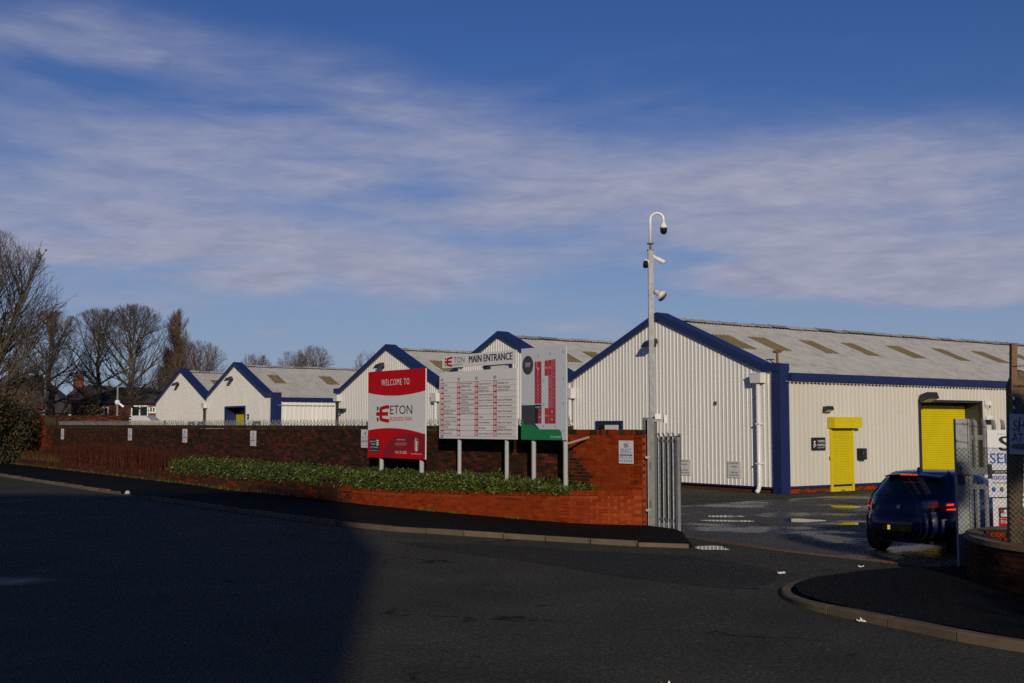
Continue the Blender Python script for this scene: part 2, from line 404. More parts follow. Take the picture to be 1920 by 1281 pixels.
# ------------------------------------------------------------------ frames of the place
C0 = Vector((8.720, 37.486, 0)); LD = Vector((-.58024, .81445, 0)); RD = Vector((.81445, .58024, 0))
def W(u, v, z): return (C0.x + LD.x * u + RD.x * v, C0.y + LD.y * u + RD.y * v, z)
G0 = Vector((2.70, 24.45, 0)); DD = Vector((-.61242, .79054, 0)); NN = Vector((-.79054, -.61242, 0))
def zg(s): 
    t = max(0.0, s - 3.0)
    return .006 * t * t / (t + 4.0)
def zgp(x, y): return zg((x - G0.x) * DD.x + (y - G0.y) * DD.y)
def F(s, off, z): return (G0.x + DD.x * s + NN.x * off, G0.y + DD.y * s + NN.y * off, z)
YAW_D = math.atan2(DD.y, DD.x)
def interp(tab, x):
    if x <= tab[0][0]: return tab[0][1]
    for (a, b), (c, d) in zip(tab, tab[1:]):
        if x <= c: return b + (d - b) * (x - a) / (c - a)
    return tab[-1][1]
KERB = [(-3.0, 1.72), (-2.3, 2.22), (.27, 3.2), (3.26, 4.22), (6, 4.5), (9, 4.62), (15, 4.72), (37.5, 4.65), (75, 4.65)]
PLANT = [(-.08, 0.02), (.2, .24), (.45, .45), (.9, .70), (1.4, .87), (2.3, .98), (3.46, 1.08), (6.4, 1.36), (9, 1.5), (80, 1.5)]
def ptop(s): return interp([(-1, .86), (0, .86), (3.46, .72), (8, .60), (20, .56), (45, .60), (80, .7)], s)

# ================================================================== GROUND
def sheet(name, x0, x1, y0, y1, nx, ny, zoff, m, kind='structure'):
    mb = MB(); vs = []
    for j in range(ny + 1):
        for i in range(nx + 1):
            x = x0 + (x1 - x0) * i / nx; y = y0 + (y1 - y0) * j / ny
            vs.append((x, y, zoff + zgp(x, y) if abs(x) < 130 and y < 130 else zoff))
    fs = [(j * (nx + 1) + i, j * (nx + 1) + i + 1, (j + 1) * (nx + 1) + i + 1, (j + 1) * (nx + 1) + i) for j in range(ny) for i in range(nx)]
    mb.add(vs, fs, m)
    return mb.build(name, kind=kind)
gb = MB(); gb.quad((-2500, -2500, -.35), (2500, -2500, -.35), (2500, 2500, -.35), (-2500, 2500, -.35), M_ground); gb.build('ground', kind='structure')
sheet('road', -60, 40, -60, 75, 100, 135, 0.0, M_road)
# yard inside the boundary: behind the wall line, right of the gate threshold
yb = MB()
def yard_pt(s, v): return F(s, v, zg(s) + .004)
yl = []
n_ = 24
for i in range(n_ + 1):
    t = i / n_
    # threshold from left gate post to right gate post, then the wall line
    pass
thr = [(3.20, 24.05), (3.36, 23.24), (4.73, 20.67), (6.89, 17.92), (9.0, 16.5)]
poly = [(x, y) for x, y in thr] + [(60, 16.5), (60, 110), (-10, 110), (-12, 43.2)]
yb.add([(x, y, .004 if i < 6 else (.004 if y < 60 else .004)) for i, (x, y) in enumerate(poly)], [tuple(range(len(poly)))], M_yard)
yb.build('yard', kind='structure')
# footway between kerb and planter
fb = MB(); ss = [-3.0 + .5 * i for i in range(160)]
pts = []
for s in ss:
    ko = interp(KERB, s) - .12; po = interp(PLANT, s) - .10
    if s < .2: po = interp([(-3.0, 1.58), (-1.15, .02), (0, -.05), (.2, .1)], s)
    h = zg(s) + .098 - .075 * max(0, 1 - ((s - 17.3) / 1.7) ** 2) - .075 * max(0, min(1, (-1.6 - s) / 1.4))
    pts.append((F(s, ko, h), F(s, po, h + (.03 if s > 0 else max(.0, .03 + s * .012)))))
for (a, b), (c, d) in zip(pts, pts[1:]): fb.quad(a, c, d, b, M_pave)
fb.build('footway', kind='structure')
# kerb stones of the far side
def kerb_mesh(m, L_=.905):
    mb = MB(); h = L_ / 2
    prof = [(-.062, -.12), (-.062, .085), (-.045, .102), (.062, .105), (.062, -.12)]
    vs = [(-h, y, z) for y, z in prof] + [(h, y, z) for y, z in prof]
    mb.add(vs, [(0, 1, 2, 3, 4), (9, 8, 7, 6, 5)] + [(i, (i + 1) % 5, 5 + (i + 1) % 5, 5 + i) for i in range(5)], m)
    me = bpy.data.meshes.new('kerb_stone'); me.from_pydata(mb.v, [], mb.f); me.materials.append(m); return me
KM = kerb_mesh(M_kerb)
kerb = thing('kerb', (0, 22.7, 0), None, None, kind='structure')
def lay_kerb(path, parent, hfun):
    # path: list of (x, y); walk it in 0.915 m steps
    acc = []; 
    for (x0, y0), (x1, y1) in zip(path, path[1:]):
        d = math.hypot(x1 - x0, y1 - y0); k_ = max(1, int(d / .05))
        for i in range(k_): acc.append((x0 + (x1 - x0) * i / k_, y0 + (y1 - y0) * i / k_))
    cur = acc[0]; last = acc[0]; out = []
    for p in acc:
        if math.hypot(p[0] - cur[0], p[1] - cur[1]) >= .915:
            mx_, my_ = (p[0] + cur[0]) / 2, (p[1] + cur[1]) / 2
            out.append((mx_, my_, math.atan2(p[1] - cur[1], p[0] - cur[0]))); cur = p
    for x, y, yaw in out:
        piece('kerb_stone', KM, parent, (x + random.uniform(-.004, .004), y + random.uniform(-.004, .004), hfun(x, y) + random.uniform(-.006, .006)), yaw + random.uniform(-.008, .008))
kp = [F(s, interp(KERB, s) - .06, 0)[:2] for s in [-3.0 + .25 * i for i in range(200)]]
def kh(x, y):
    s = (x - G0.x) * DD.x + (y - G0.y) * DD.y
    dip = .075 * max(0, 1 - ((s - 17.3) / 1.7) ** 2) + .07 * max(0, min(1, (-2.0 - s) / 1.3))
    return zg(s) - dip
lay_kerb(kp, kerb, kh)
# near footway on the right with its rounded kerb
RK = [(11.0, 6.2), (7.0, 9.3), (5.01, 11.46), (4.28, 12.70), (3.87, 13.47), (3.62, 14.10), (3.53, 14.75), (3.60, 15.35), (3.78, 15.85), (4.10, 16.32), (4.95, 17.05), (5.6, 17.4)]
rb = MB()
cen = (8.5, 14.0)
inn = []
for i, (x, y) in enumerate(RK):
    d = math.hypot(cen[0] - x, cen[1] - y); inn.append((x + (cen[0] - x) / d * .12, y + (cen[1] - y) / d * .12))
poly = inn + [(7.0, 17.6), (14, 17.6), (14, 6.2)]
rb.add([(x, y, .098) for x, y in poly], [tuple(range(len(poly)))], M_pave)
rb.build('near_footway', kind='structure')
nk = thing('near_kerb', (4.28, 12.7, 0), None, None, kind='structure')
def smooth_path(P, n=8):
    out = []
    for i in range(len(P) - 1):
        p0 = P[max(i - 1, 0)]; p1 = P[i]; p2 = P[i + 1]; p3 = P[min(i + 2, len(P) - 1)]
        for k_ in range(n):
            t = k_ / n
            out.append(tuple(.5 * (2 * b + (c - a) * t + (2 * a - 5 * b + 4 * c - d) * t * t + (-a + 3 * b - 3 * c + d) * t ** 3) for a, b, c, d in zip(p0, p1, p2, p3)))
    out.append(P[-1]); return out
# short radius stones bend with the corner
def near_h(x, y): return -.045 * max(0, min(1, (y - 13.4) / 1.6)) - .035 * max(0, min(1, (y - 16) / 1.2))
sp_ = smooth_path(RK, 10)
dist = 0; run = [sp_[0]]
kmb = None
def kerb_run(run):
    mb = MB(); prof = [(-.062, -.12), (-.062, .085), (-.045, .102), (.062, .105), (.062, -.12)]
    n = len(run); rings = []
    # pull ends in for an open joint
    for i, (x, y) in enumerate(run):
        a = run[max(i - 1, 0)]; b = run[min(i + 1, n - 1)]
        dx, dy = b[0] - a[0], b[1] - a[1]; l = math.hypot(dx, dy); dx /= l; dy /= l
        e = .009 if i == 0 else (-.009 if i == n - 1 else 0)
        rings.append([(x + dx * e + dy * -w, y + dy * e + dx * w, z + near_h(x, y)) for w, z in prof])
    vs = [p for r in rings for p in r]
    fs = [(k_ * 5 + i, k_ * 5 + (i + 1) % 5, (k_ + 1) * 5 + (i + 1) % 5, (k_ + 1) * 5 + i) for k_ in range(n - 1) for i in range(5)] + [(0, 1, 2, 3, 4), tuple((n - 1) * 5 + i for i in (4, 3, 2, 1, 0))]
    mb.add(vs, fs, M_kerb); mb.build('kerb_stone', nk)
for p, q in zip(sp_, sp_[1:]):
    dist += math.hypot(q[0] - p[0], q[1] - p[1]); run.append(q)
    if dist > .9: kerb_run(run[::-1]); run = [q]; dist = 0
if len(run) > 1: kerb_run(run[::-1])
# darker repair strip along the channel, gate rail, faded paint, puddles
pb = MB()
strip = [(-2.3, 22.3), (-.3, 21.5), (1.6, 20.4), (3.1, 19.6), (4.0, 17.7), (3.3, 15.9), (2.6, 16.1), (1.5, 17.2), (.2, 19.0), (-1.2, 20.6), (-3.0, 23.2)]
pb.add([(x + random.uniform(-.05, .05), y + random.uniform(-.05, .05), zgp(x, y) + .004) for x, y in smooth_path(strip, 5)], [tuple(range((len(strip) - 1) * 5 + 1))], M_patch)
pb.build('road_patch', kind='structure')
gr = MB()
rl = smooth_path([(3.30, 23.45), (4.05, 21.95), (4.73, 20.67), (5.7, 19.35), (6.89, 17.92)], 6)
for a, b in zip(rl, rl[1:]):
    dx, dy = b[0] - a[0], b[1] - a[1]; l = math.hypot(dx, dy); nx_, ny_ = -dy / l, dx / l
    for o0, o1, zz_, mm_ in ((-.075, -.035, .016, M_rust), (-.035, .035, .007, M_black), (.035, .075, .016, M_rust)):
        fn = lambda t, o, z: (a[0] + dx * t + nx_ * o, a[1] + dy * t + ny_ * o, z)
        gr.box(fn, 0, 1, o0, o1, -.02, zz_, mm_)
gr.build('gate_rail', kind='structure')
def puddle(pts, z=.009):
    mb = MB(); q = smooth_path(pts + [pts[0]], 6)[:-1]
    mb.add([(x, y, z) for x, y in q], [tuple(range(len(q)))], M_water); mb.build('puddle', kind='structure')
def ellip(cx, cy, a, b, yaw, seed):
    r_ = random.Random(seed); out = []
    for i in range(12):
        t = 2 * math.pi * i / 12; k_ = 1 + r_.uniform(-.22, .22)
        x, y = a * math.cos(t) * k_, b * math.sin(t) * k_
        out.append((cx + x * math.cos(yaw) - y * math.sin(yaw), cy + x * math.sin(yaw) + y * math.cos(yaw)))
    return out
for a in ((3.60, 20.98, .28, .40, .2, 1), (6.78, 27.05, .42, .52, -.5, 2), (7.95, 26.15, .72, .30, .1, 3), (5.1, 26.95, .62, .26, -.25, 4), (5.05, 35.9, .95, .75, .2, 5),
          (5.2, 28.3, .42, .30, 0, 6), (9.1, 31.6, .45, .5, 0, 7)):
    puddle(ellip(*a))
lb = MB()
for (x0, y0), (x1, y1), w in (((5.4, 38.1), (6.49, 39.97), .04), ((6.2, 36.2), (7.95, 37.5), .035), ((9.3, 34.6), (11.8, 36.2), .035)):
    dx, dy = x1 - x0, y1 - y0; l = math.hypot(dx, dy); nx_, ny_ = -dy / l * w, dx / l * w
    lb.quad((x0 - nx_, y0 - ny_, .008), (x1 - nx_, y1 - ny_, .008), (x1 + nx_, y1 + ny_, .008), (x0 + nx_, y0 + ny_, .008), M_paint)
lb.build('bay_line', kind='structure')

# ================================================================== WAREHOUSES
EAVE, PEAK, HALF = 4.02, 6.10, 5.10
SL = (PEAK - 3.95) / HALF
PROF = [(0, 0), (.60, 0), (.68, 1), (.92, 1), (1.0, 0)]
def clad(mb, fn, a0, a1, zlo, zhi, pitch, depth, m, breaks=(), openings=()):
    xs = set([a0, a1]); k0 = math.floor(a0 / pitch); k1 = math.ceil(a1 / pitch)
    for k_ in range(k0, k1 + 1):
        for f, d in PROF[:-1]: xs.add((k_ + f) * pitch)
    for b in breaks: xs.add(b)
    for o in openings: xs.add(o[0]); xs.add(o[1])
    xs = sorted(x for x in xs if a0 - 1e-9 <= x <= a1 + 1e-9)
    def off(x):
        f = x / pitch - math.floor(x / pitch + 1e-9)
        for (f0, d0), (f1, d1) in zip(PROF, PROF[1:]):
            if f <= f1 + 1e-9: return depth * (d0 + (d1 - d0) * (f - f0) / (f1 - f0))
        return 0
    for x0, x1 in zip(xs, xs[1:]):
        if x1 - x0 < 1e-6: continue
        xm = (x0 + x1) / 2; iv = [(zlo, None)]
        for o in openings:
            if o[0] - 1e-6 <= xm <= o[1] + 1e-6:
                ni = []
                for lo, hi in iv:
                    if hi is None or hi > o[3]:
                        if o[2] > lo + 1e-6: ni.append((lo, o[2]))
                        ni.append((o[3], hi))
                    else: ni.append((lo, hi))
                iv = ni
        d0, d1 = off(x0), off(x1)
        for lo, hi in iv:
            mb.quad(fn(x0, d0, lo), fn(x1, d1, lo), fn(x1, d1, zhi(x1) if hi is None else hi), fn(x0, d0, zhi(x0) if hi is None else hi), m)
def corr_roof(mb, u_r, u_e, v0, v1, z_r, z_e, m, pitch=.19, amp=.026, rows=4):
    n = int((v1 - v0) / pitch * 4); 
    cols = []
    for i in range(n + 1):
        v = v0 + (v1 - v0) * i / n; dz = amp * math.sin(2 * math.pi * v / pitch)
        cols.append([W(u_r + (u_e - u_r) * t, v, z_r + (z_e - z_r) * t + dz) for t in [j / rows for j in range(rows + 1)]])
    vs = [p for c in cols for p in c]; k_ = rows + 1
    mb.add(vs, [(i * k_ + j, (i + 1) * k_ + j, (i + 1) * k_ + j + 1, i * k_ + j + 1) for i in range(n) for j in range(rows)], m)
def ridge_mesh():
    mb = MB(); h = .47
    vs = []
    for x in (-h, -h + .10, h):
        k_ = 1.0 if x > -h + .05 else 1.0
        lift = .022 if x <= -h + .1 + 1e-6 else 0
        if x == -h + .10: pass
        vs += [(x, -.24, -.085 + lift), (x, 0, .035 + lift), (x, .24, -.085 + lift)]
    vs += [(-h + .101, -.24, -.085), (-h + .101, 0, .035), (-h + .101, .24, -.085)]
    mb.add(vs, [(0, 3, 4, 1), (1, 4, 5, 2), (9, 6, 7, 10), (10, 7, 8, 11), (0, 1, 2)], M_ridge)
    me = bpy.data.meshes.new('ridge_tile'); me.from_pydata(mb.v, [], mb.f); me.materials.append(M_ridge); return me
RM = ridge_mesh()
YAW_R = math.atan2(RD.y, RD.x)
LEN = 46.0
def floodlight(parent, u, z, big=1.0):
    mb = MB(); fn = lambda a, b, c: W(u + a, -.035 + b, z + c)
    mb.box(fn, -.05, .05, -.10, 0, -.06, .06, M_dark)
    # hooded head tilted down
    y0, y1 = -.10, -.62 * big
    p = [fn(-.27, y0, .02), fn(.27, y0, .02), fn(.27, y1, -.12), fn(-.27, y1, -.12), fn(-.20, y0, .20), fn(.20, y0, .20), fn(.22, y1 * .75, .08), fn(-.22, y1 * .75, .08)]
    mb.hexa(p, M_dark)
    o = mb.build('floodlight', parent)
    gl = MB(); gl.quad(fn(-.22, y0 - .05, -.004), fn(.22, y0 - .05, -.004), fn(.22, y1 + .04, -.114), fn(-.22, y1 + .04, -.114), M_offwhite); gl.build('lens', o)
def hopper(parent, u, z1, z0, zbot=0.0, dark=False, shoe=True):
    mb = MB(); fn = lambda a, b, c: W(u + a, -.04 + b, c)
    mb.hexa([fn(-.22, -.26, z0), fn(.22, -.26, z0), fn(.22, 0, z0), fn(-.22, 0, z0), fn(-.24, -.28, z1), fn(.24, -.28, z1), fn(.24, 0, z1), fn(-.24, 0, z1)], M_offwhite)
    mb.box(fn, -.26, .26, -.30, 0, z1, z1 + .03, M_white)
    h = mb.build('rainwater_hopper', parent)
    pm = MB(); m = M_dark if dark else M_pipe
    pt = [fn(0, -.13, z0), fn(0, -.13, .35)] + ([fn(0, -.14, .22), fn(-.03, -.22, .10), fn(-.05, -.32, .04)] if shoe else [fn(0, -.13, 0)])
    pm.tube(pt, .072, 10, m); o = pm.build('downpipe', parent, smooth=True)
    cl = MB()
    for z in (.95, 2.25): cl.box(fn, -.085, .085, -.21, -.0, z, z + .045, m)
    cl.build('pipe_clip', o)
def barge(mb, u0, half_l, half_r, left_ret, right_ret):
    """blue verge: face boards and capping along both slopes of the gable, with flat returns at the eaves"""
    zt = 6.37; zs = .415
    def run(ua, za, ub, zb, hgt=.27):
        v0, v1 = -.13, .46
        a0, b0 = W(ua, v0, za - hgt), W(ub, v0, zb - hgt); a1, b1 = W(ua, v0, za), W(ub, v0, zb)
        a2, b2 = W(ua, v1, za - .012), W(ub, v1, zb - .012); a3, b3 = W(ua, v1, za - .26), W(ub, v1, zb - .26)
        mb.hexa([a0, b0, b3, a3, a1, b1, b2, a2], M_blue)
    run(u0, zt, u0 + half_l, zt - zs * half_l); run(u0 - half_r, zt - zs * half_r, u0, zt)
    if left_ret: run(u0 + half_l, zt - zs * half_l, u0 + half_l + left_ret, zt - zs * half_l)
    if right_ret: run(u0 - half_r - right_ret, zt - zs * half_r, u0 - half_r, zt - zs * half_r)
units = []
GR = 'white clad warehouse units'
def unit(u0, label, right_corner, left_corner, lights, openings=()):
    """one bay of the terrace; right_corner / left_corner: u of an exposed end wall or None"""
    r_end = right_corner if right_corner is not None else u0 - HALF
    l_end = left_corner if left_corner is not None else u0 + HALF
    root = thing('warehouse_unit', W(u0, 0, 0), label, 'warehouse', GR)
    fn = lambda a, d, z: W(a, -d, z)
    def zh(u): return 6.12 - .415 * min(abs(u - u0), HALF - .4) 
    mb = MB()
    clad(mb, fn, r_end, l_end, .21, zh, .185, .016, M_white_clad, (u0,), openings)
    mb.build('gable_cladding', root)
    bp = MB(); bp.box(lambda a, b, c: W(a, b, c), r_end + .02, l_end - .02, .06, .3, 0, .2, DULL[0]); bp.build('plinth', root)
    fl = MB(); fl.box(lambda a, b, c: W(a, b, c), r_end, l_end, -.06, .05, .165, .215, M_blue); fl.build('drip_flashing', root)
    rf = MB()
    corr_roof(rf, u0, r_end - .12 if right_corner is not None else u0 - HALF, .2, LEN, PEAK, PEAK - SL * (HALF if right_corner is None else u0 - r_end + .12), M_roof)
    corr_roof(rf, u0, l_end + .12 if left_corner is not None else u0 + HALF, .2, LEN, PEAK, PEAK - SL * (HALF if left_corner is None else l_end - u0 + .12), M_roof)
    roof = rf.build('roof', root)
    for v in lights:
        for sgn in (-1, 1):
            rl_ = MB(); corr_roof(rl_, u0 + sgn * 1.38, u0 + sgn * 2.78, v, v + .86, PEAK - SL * 1.38 + .012, PEAK - SL * 2.78 + .012, M_rooflight, rows=1)
            rl_.build('rooflight', roof)
    for i in range(int(LEN / .93)):
        if i > 32 and u0 > 10: break
        piece('ridge_tile', RM, root, W(u0, .75 + i * .93, PEAK + .075 + random.uniform(-.012, .012)), YAW_R + random.uniform(-.012, .012), tilt=random.uniform(-.04, .04))
    vb = MB(); barge(vb, u0, HALF - .0 if left_corner is None else min(HALF, l_end - u0 - .25), HALF if right_corner is None else min(HALF, u0 - r_end - .25),
                     0 if left_corner is None else max(.02, l_end - u0 - min(HALF, l_end - u0 - .25)), 0 if right_corner is None else max(.02, (u0 - r_end) - min(HALF, u0 - r_end - .25)))
    vb.build('verge_flashing', root)
    # walls behind the skin, so that the unit is closed
    bw = MB(); bw.quad(W(r_end + .05, LEN, 0), W(l_end - .05, LEN, 0), W(l_end - .05, LEN, 4), W(r_end + .05, LEN, 4), M_white_clad)
    bw.add([W(r_end + .05, LEN, 4), W(l_end - .05, LEN, 4), W(u0, LEN, 6.05)], [(0, 1, 2)], M_white_clad); bw.build('rear_wall', root)
    return root
RL = (1.33, 3.17, 5.97, 8.45, 11.35, 14.5, 17.45, 20.35, 23.3, 26.3)
U5 = unit(5.74, 'nearest white warehouse, its side wall with two yellow shutters facing the yard', 0.0, None, RL)
U4 = unit(15.96, 'white gabled warehouse behind the directory board, next to the nearest one', None, None, (1.6, 3.45, 6.1, 8.7, 11.4))
U3 = unit(25.96, 'white gabled warehouse behind the red welcome board', None, 31.75, (1.6, 4.3, 7.0, 9.8))
U2 = unit(46.16, 'white warehouse with a blue corner post and a yellow door in its gable', 40.0, None, (1.56, 5.30, 9.0, 12.7), [(44.4, 47.65, .21, 3.42)])
U1 = unit(56.26, 'farthest white gabled warehouse, next to the bare trees', None, 61.7, (1.57, 5.3, 9.0))
def corner_post(parent, u, v_w, ztop):
    mb = MB()
    mb.box(W, u - .06, u + .30, -.07, .02, 0, ztop, M_blue); mb.box(W, u - .06, u + .03, .021, v_w, 0, ztop, M_blue)
    mb.build('corner_post', parent)
corner_post(U5, 0.0, .36, 4.23); corner_post(U2, 40.0, .50, 4.23)
# side wall of the nearest unit: recessed shutter, personnel shutter
SO = [(7.40, 11.22, .21, 3.10)]
sw = MB(); fn_side = lambda a, d, z: W(-d, a, z)
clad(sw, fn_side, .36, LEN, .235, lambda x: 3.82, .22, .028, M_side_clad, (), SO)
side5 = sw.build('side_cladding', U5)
ef = MB(); ef.box(W, -.16, .10, .37, LEN, 3.68, 3.94, M_blue); ef.build('eaves_fascia', U5)
df = MB(); df.box(W, -.05, .03, .36, 7.38, .17, .24, M_blue); df.box(W, -.05, .03, 11.24, LEN, .17, .24, M_blue); df.build('drip_flashing', U5)
# brick plinth of the side wall
def brick_block(mb, fn, a0, a1, z0, courses, mats, L_=.215, H=.065, gap=.010, depth=.05, rnd=random):
    for c in range(courses):
        a = a0 - (.1125 if c % 2 else 0)
        while a < a1:
            b0, b1 = max(a, a0), min(a + L_, a1)
            if b1 - b0 > .03: mb.box(fn, b0, b1, 0, depth, z0 + c * (H + gap), z0 + c * (H + gap) + H, rnd.choice(mats), skip=(0, 4))
            a += L_ + gap
pl = MB(); pl.box(W, .03, .28, .36, 7.38, 0, .17, M_mortar_o); pl.box(W, .03, .28, 11.24, LEN, 0, .17, M_mortar_o)
brick_block(pl, lambda a, b, c: W(.02 + b, a, c), .37, 7.37, .005, 2, ORANGE[:1] + DULL[:1], rnd=random.Random(3))
o = pl.build('side_plinth', U5)
# large shutter in its recess
def slats(mb, fn, a0, a1, z0, z1, pitch, depth, m):
    n = max(2, int((z1 - z0) / pitch)); p = (z1 - z0) / n
    for i in range(n):
        z = z0 + i * p
        ring = [(0, z), (depth, z + p * .25), (depth, z + p * .75), (0, z + p * .93), (-.004, z + p)]
        for (d0, q0), (d1, q1) in zip(ring, ring[1:]): mb.quad(fn(a0, d0, q0), fn(a1, d0, q0), fn(a1, d1, q1), fn(a0, d1, q1), m)
rc = MB(); D_ = .66
rc.quad(W(.0, 7.40, 0), W(D_, 7.40, 0), W(D_, 7.40, 3.1), W(0, 7.40, 3.1), M_dark)
rc.quad(W(.0, 11.22, 0), W(D_, 11.22, 0), W(D_, 11.22, 3.1), W(0, 11.22, 3.1), M_charcoal)
rc.quad(W(0, 7.40, 3.1), W(D_, 7.40, 3.1), W(D_, 11.22, 3.1), W(0, 11.22, 3.1), M_dark)
for a0, a1, z0, z1 in ((7.33, 7.43, 0, 3.16), (11.19, 11.29, 0, 3.16), (7.43, 11.19, 3.07, 3.16)): rc.box(W, -.055, .02, a0, a1, z0, z1, M_dark)
rec = rc.build('door_recess', U5)
sh = MB(); slats(sh, lambda a, d, z: W(D_ - d, a, z), 7.42, 11.20, .02, 2.97, .083, .014, M_yellow); sh.box(W, D_ - .05, D_ + .02, 7.41, 11.21, 2.97, 3.09, M_dark)
sh.build('large_shutter', U5)
# personnel shutter
dr = MB(); fd = lambda a, d, z: W(-.03 - d, a, z)
slats(dr, fd, 2.46, 3.47, .06, 2.10, .055, .012, M_yellow)
door = dr.build('door_shutter', U5)
gd = MB(); gd.box(W, -.085, -.02, 2.36, 2.46, 0, 2.12, M_yellow); gd.box(W, -.085, -.02, 3.47, 3.57, 0, 2.12, M_yellow); gd.box(W, -.075, -.02, 2.46, 3.47, 0.0, .06, M_yellow); gd.build('shutter_guide', door)
bx = MB(); bx.box(W, -.32, -.028, 2.30, 3.72, 2.13, 2.50, M_yellow); bx.box(W, -.12, -.05, 2.47, 3.46, 2.10, 2.129, M_dark); bx.build('shutter_box', door)
lk = MB(); lk.box(W, -.13, -.086, 2.30, 2.44, 1.08, 1.20, M_yellow); lk.box(W, -.085, -.079, 2.85, 3.05, .025, .05, M_dark); lk.build('shutter_lock', door)
# fittings on the side wall
mb = MB(); mb.box(W, -.22, -.029, 3.80, 4.08, 1.05, 1.44, M_black); mb.box(W, -.235, -.221, 3.83, 4.05, 1.10, 1.40, M_dark); mb.box(W, -.245, -.236, 3.86, 3.88, 1.22, 1.32, M_galvdull); mb.build('meter_box', U5)
fnT = lambda a, b, o_: W(-.045 - o_, 1.44 + a, 1.39 + b)
t1 = MB(); t1.box(lambda a, b, c: W(-.033 - b, 1.44 + a, 1.39 + c), 0, .70, 0, .012, 0, .43, M_ink)
text(t1, fnT, 'TAPPERS', .29, .27, .075, M_sign_white, .36, .01); text(t1, fnT, '&', .45, .215, .04, M_sign_white, off=.006); text(t1, fnT, 'POINTERS', .29, .14, .075, M_sign_white, .37, .01); text(t1, fnT, 'DANCEWEAR', .30, .075, .035, M_sign_white, .34)
text(t1, fnT, 't', .09, .20, .15, M_sign_white, .11, .02); text(t1, fnT, 'p', .10, .13, .12, M_sign_white, .12, .02)
disc(t1, fnT, .16, .30, .05, .02, M_sign_white, .006)
t1.build('wall_sign', U5)
def side_lamp(v, z, k_):
    mb = MB(); f = lambda a, b, c: W(-.03 - b, v + a, z + c)
    mb.box(f, -.06, .06, 0, .1, -.08, .08, M_dark)
    mb.hexa([f(-.30 * k_, .1, -.20 * k_), f(.30 * k_, .1, -.20 * k_), f(.30 * k_, .5 * k_, -.06 * k_), f(-.30 * k_, .5 * k_, -.06 * k_), f(-.22 * k_, .08, .08 * k_), f(.22 * k_, .08, .08 * k_), f(.30 * k_, .42 * k_, .16 * k_), f(-.30 * k_, .42 * k_, .16 * k_)], M_dark)
    o = mb.build('floodlight', U5)
    g = MB(); g.quad(f(-.26 * k_, .14, -.203 * k_), f(.26 * k_, .14, -.203 * k_), f(.27 * k_, .48 * k_, -.075 * k_), f(-.27 * k_, .48 * k_, -.075 * k_), M_offwhite); g.build('lens', o)
side_lamp(7.55, 3.26, 1.0); side_lamp(2.14, 2.78, .55)
mb = MB(); fb_ = lambda a, b, o_: W(-.03 - o_, 11.62 + a, 3.0 + b)
ring = [(-.14, .20), (.14, .20), (.15, .02), (0, -.20), (-.15, .02)]
mb.add([fb_(a, b, 0) for a, b in ring] + [fb_(a * .85, b * .85, .11) for a, b in ring], [(0, 1, 2, 3, 4), (9, 8, 7, 6, 5)] + [(i, (i + 1) % 5, 5 + (i + 1) % 5, 5 + i) for i in range(5)], M_white)
disc(mb, fb_, 0, -.06, .06, .06, M_inkgrey, .114); mb.build('alarm_bell', U5)
mb = MB(); f_ = lambda a, b, c: W(-.03 - b, 11.68 + a, 2.28 + c); mb.box(f_, -.19, .19, 0, .09, 0, .16, M_black); mb.box(f_, -.19, .19, 0, .08, .161, .31, M_white); mb.build('alarm_box', U5)
# stink pipe on the roof
mb = MB(); mb.tube([W(1.25, 1.3, 4.2), W(1.25, 1.3, 4.72)], .045, 8, M_rust); mb.tube([W(1.25, 1.12, 4.72), W(1.25, 1.5, 4.76)], .05, 8, M_rust); mb.build('vent_pipe', U5)
# gable fittings
floodlight(U5, 5.90, 5.20, .8); floodlight(U3, 26.3, 5.24, .8); floodlight(U2, 46.5, 5.24, .8); floodlight(U1, 56.66, 5.2, .8); floodlight(U4, 16.2, 5.2, .8)
hopper(U5, .80, 3.92, 3.62); hopper(U5, 10.80, 3.68, 3.30, shoe=False); hopper(U4, 21.02, 3.72, 3.36, shoe=False); hopper(U3, 31.2, 3.85, 3.55, dark=True, shoe=False); hopper(U2, 51.1, 3.75, 3.42, dark=True, shoe=False)
def reserved(u, z1, z0):
    mb = MB(); w = .60; f = lambda a, b, o_: W(u - a, -.044 - o_, b)
    mb.box(lambda a, b, c: W(u - a, -.034 - b, c), 0, w, 0, .010, z0, z1, M_sign_white)
    h = z1 - z0
    for s_, y, c_, ww in (('RESERVED', .83, .070, .46), ('TAPPERS', .62, .060, .31), ('&', .45, .05, None), ('POINTERS', .27, .058, .36), ('DANCEWEAR', .10, .058, .44)):
        text(mb, f, s_, w / 2, z0 + h * y, c_, M_inkgrey, ww, .004, 'C')
    mb.build('reserved_sign', U5)
reserved(4.72, 1.02, .47); reserved(2.34, 1.01, .46)
mb = MB(); mb.box(W, 2.82, 2.92, -.06, -.033, 2.93, 3.05, M_plate); mb.build('hazard_plate', U5)
def small_window(parent, ua, ub, z0, z1, name='window'):
    mb = MB(); 
    for a0, a1, c0, c1 in ((ua, ub, z1 - .07, z1), (ua, ua + .1, z0, z1 - .071), (ub - .1, ub, z0, z1 - .071)): mb.box(W, a0, a1, -.10, -.033, c0, c1, M_blue)
    o = mb.build(name, parent)
    g = MB(); g.box(W, ua + .101, ub - .101, -.05, -.034, z0, z1 - .072, M_glassdark); g.box(W, ua + .25, ub - .5, -.056, -.051, z0, z1 - .16, M_offwhite); g.build('pane', o)
small_window(U5, 7.72, 9.28, 1.2, 2.40); small_window(U4, 14.95, 17.08, 4.55, 5.0); small_window(U2, 41.8, 42.95, 1.4, 2.5); small_window(U1, 51.5, 52.5, 1.4, 2.5); small_window(U1, 53.3, 54.4, 1.4, 2.5)
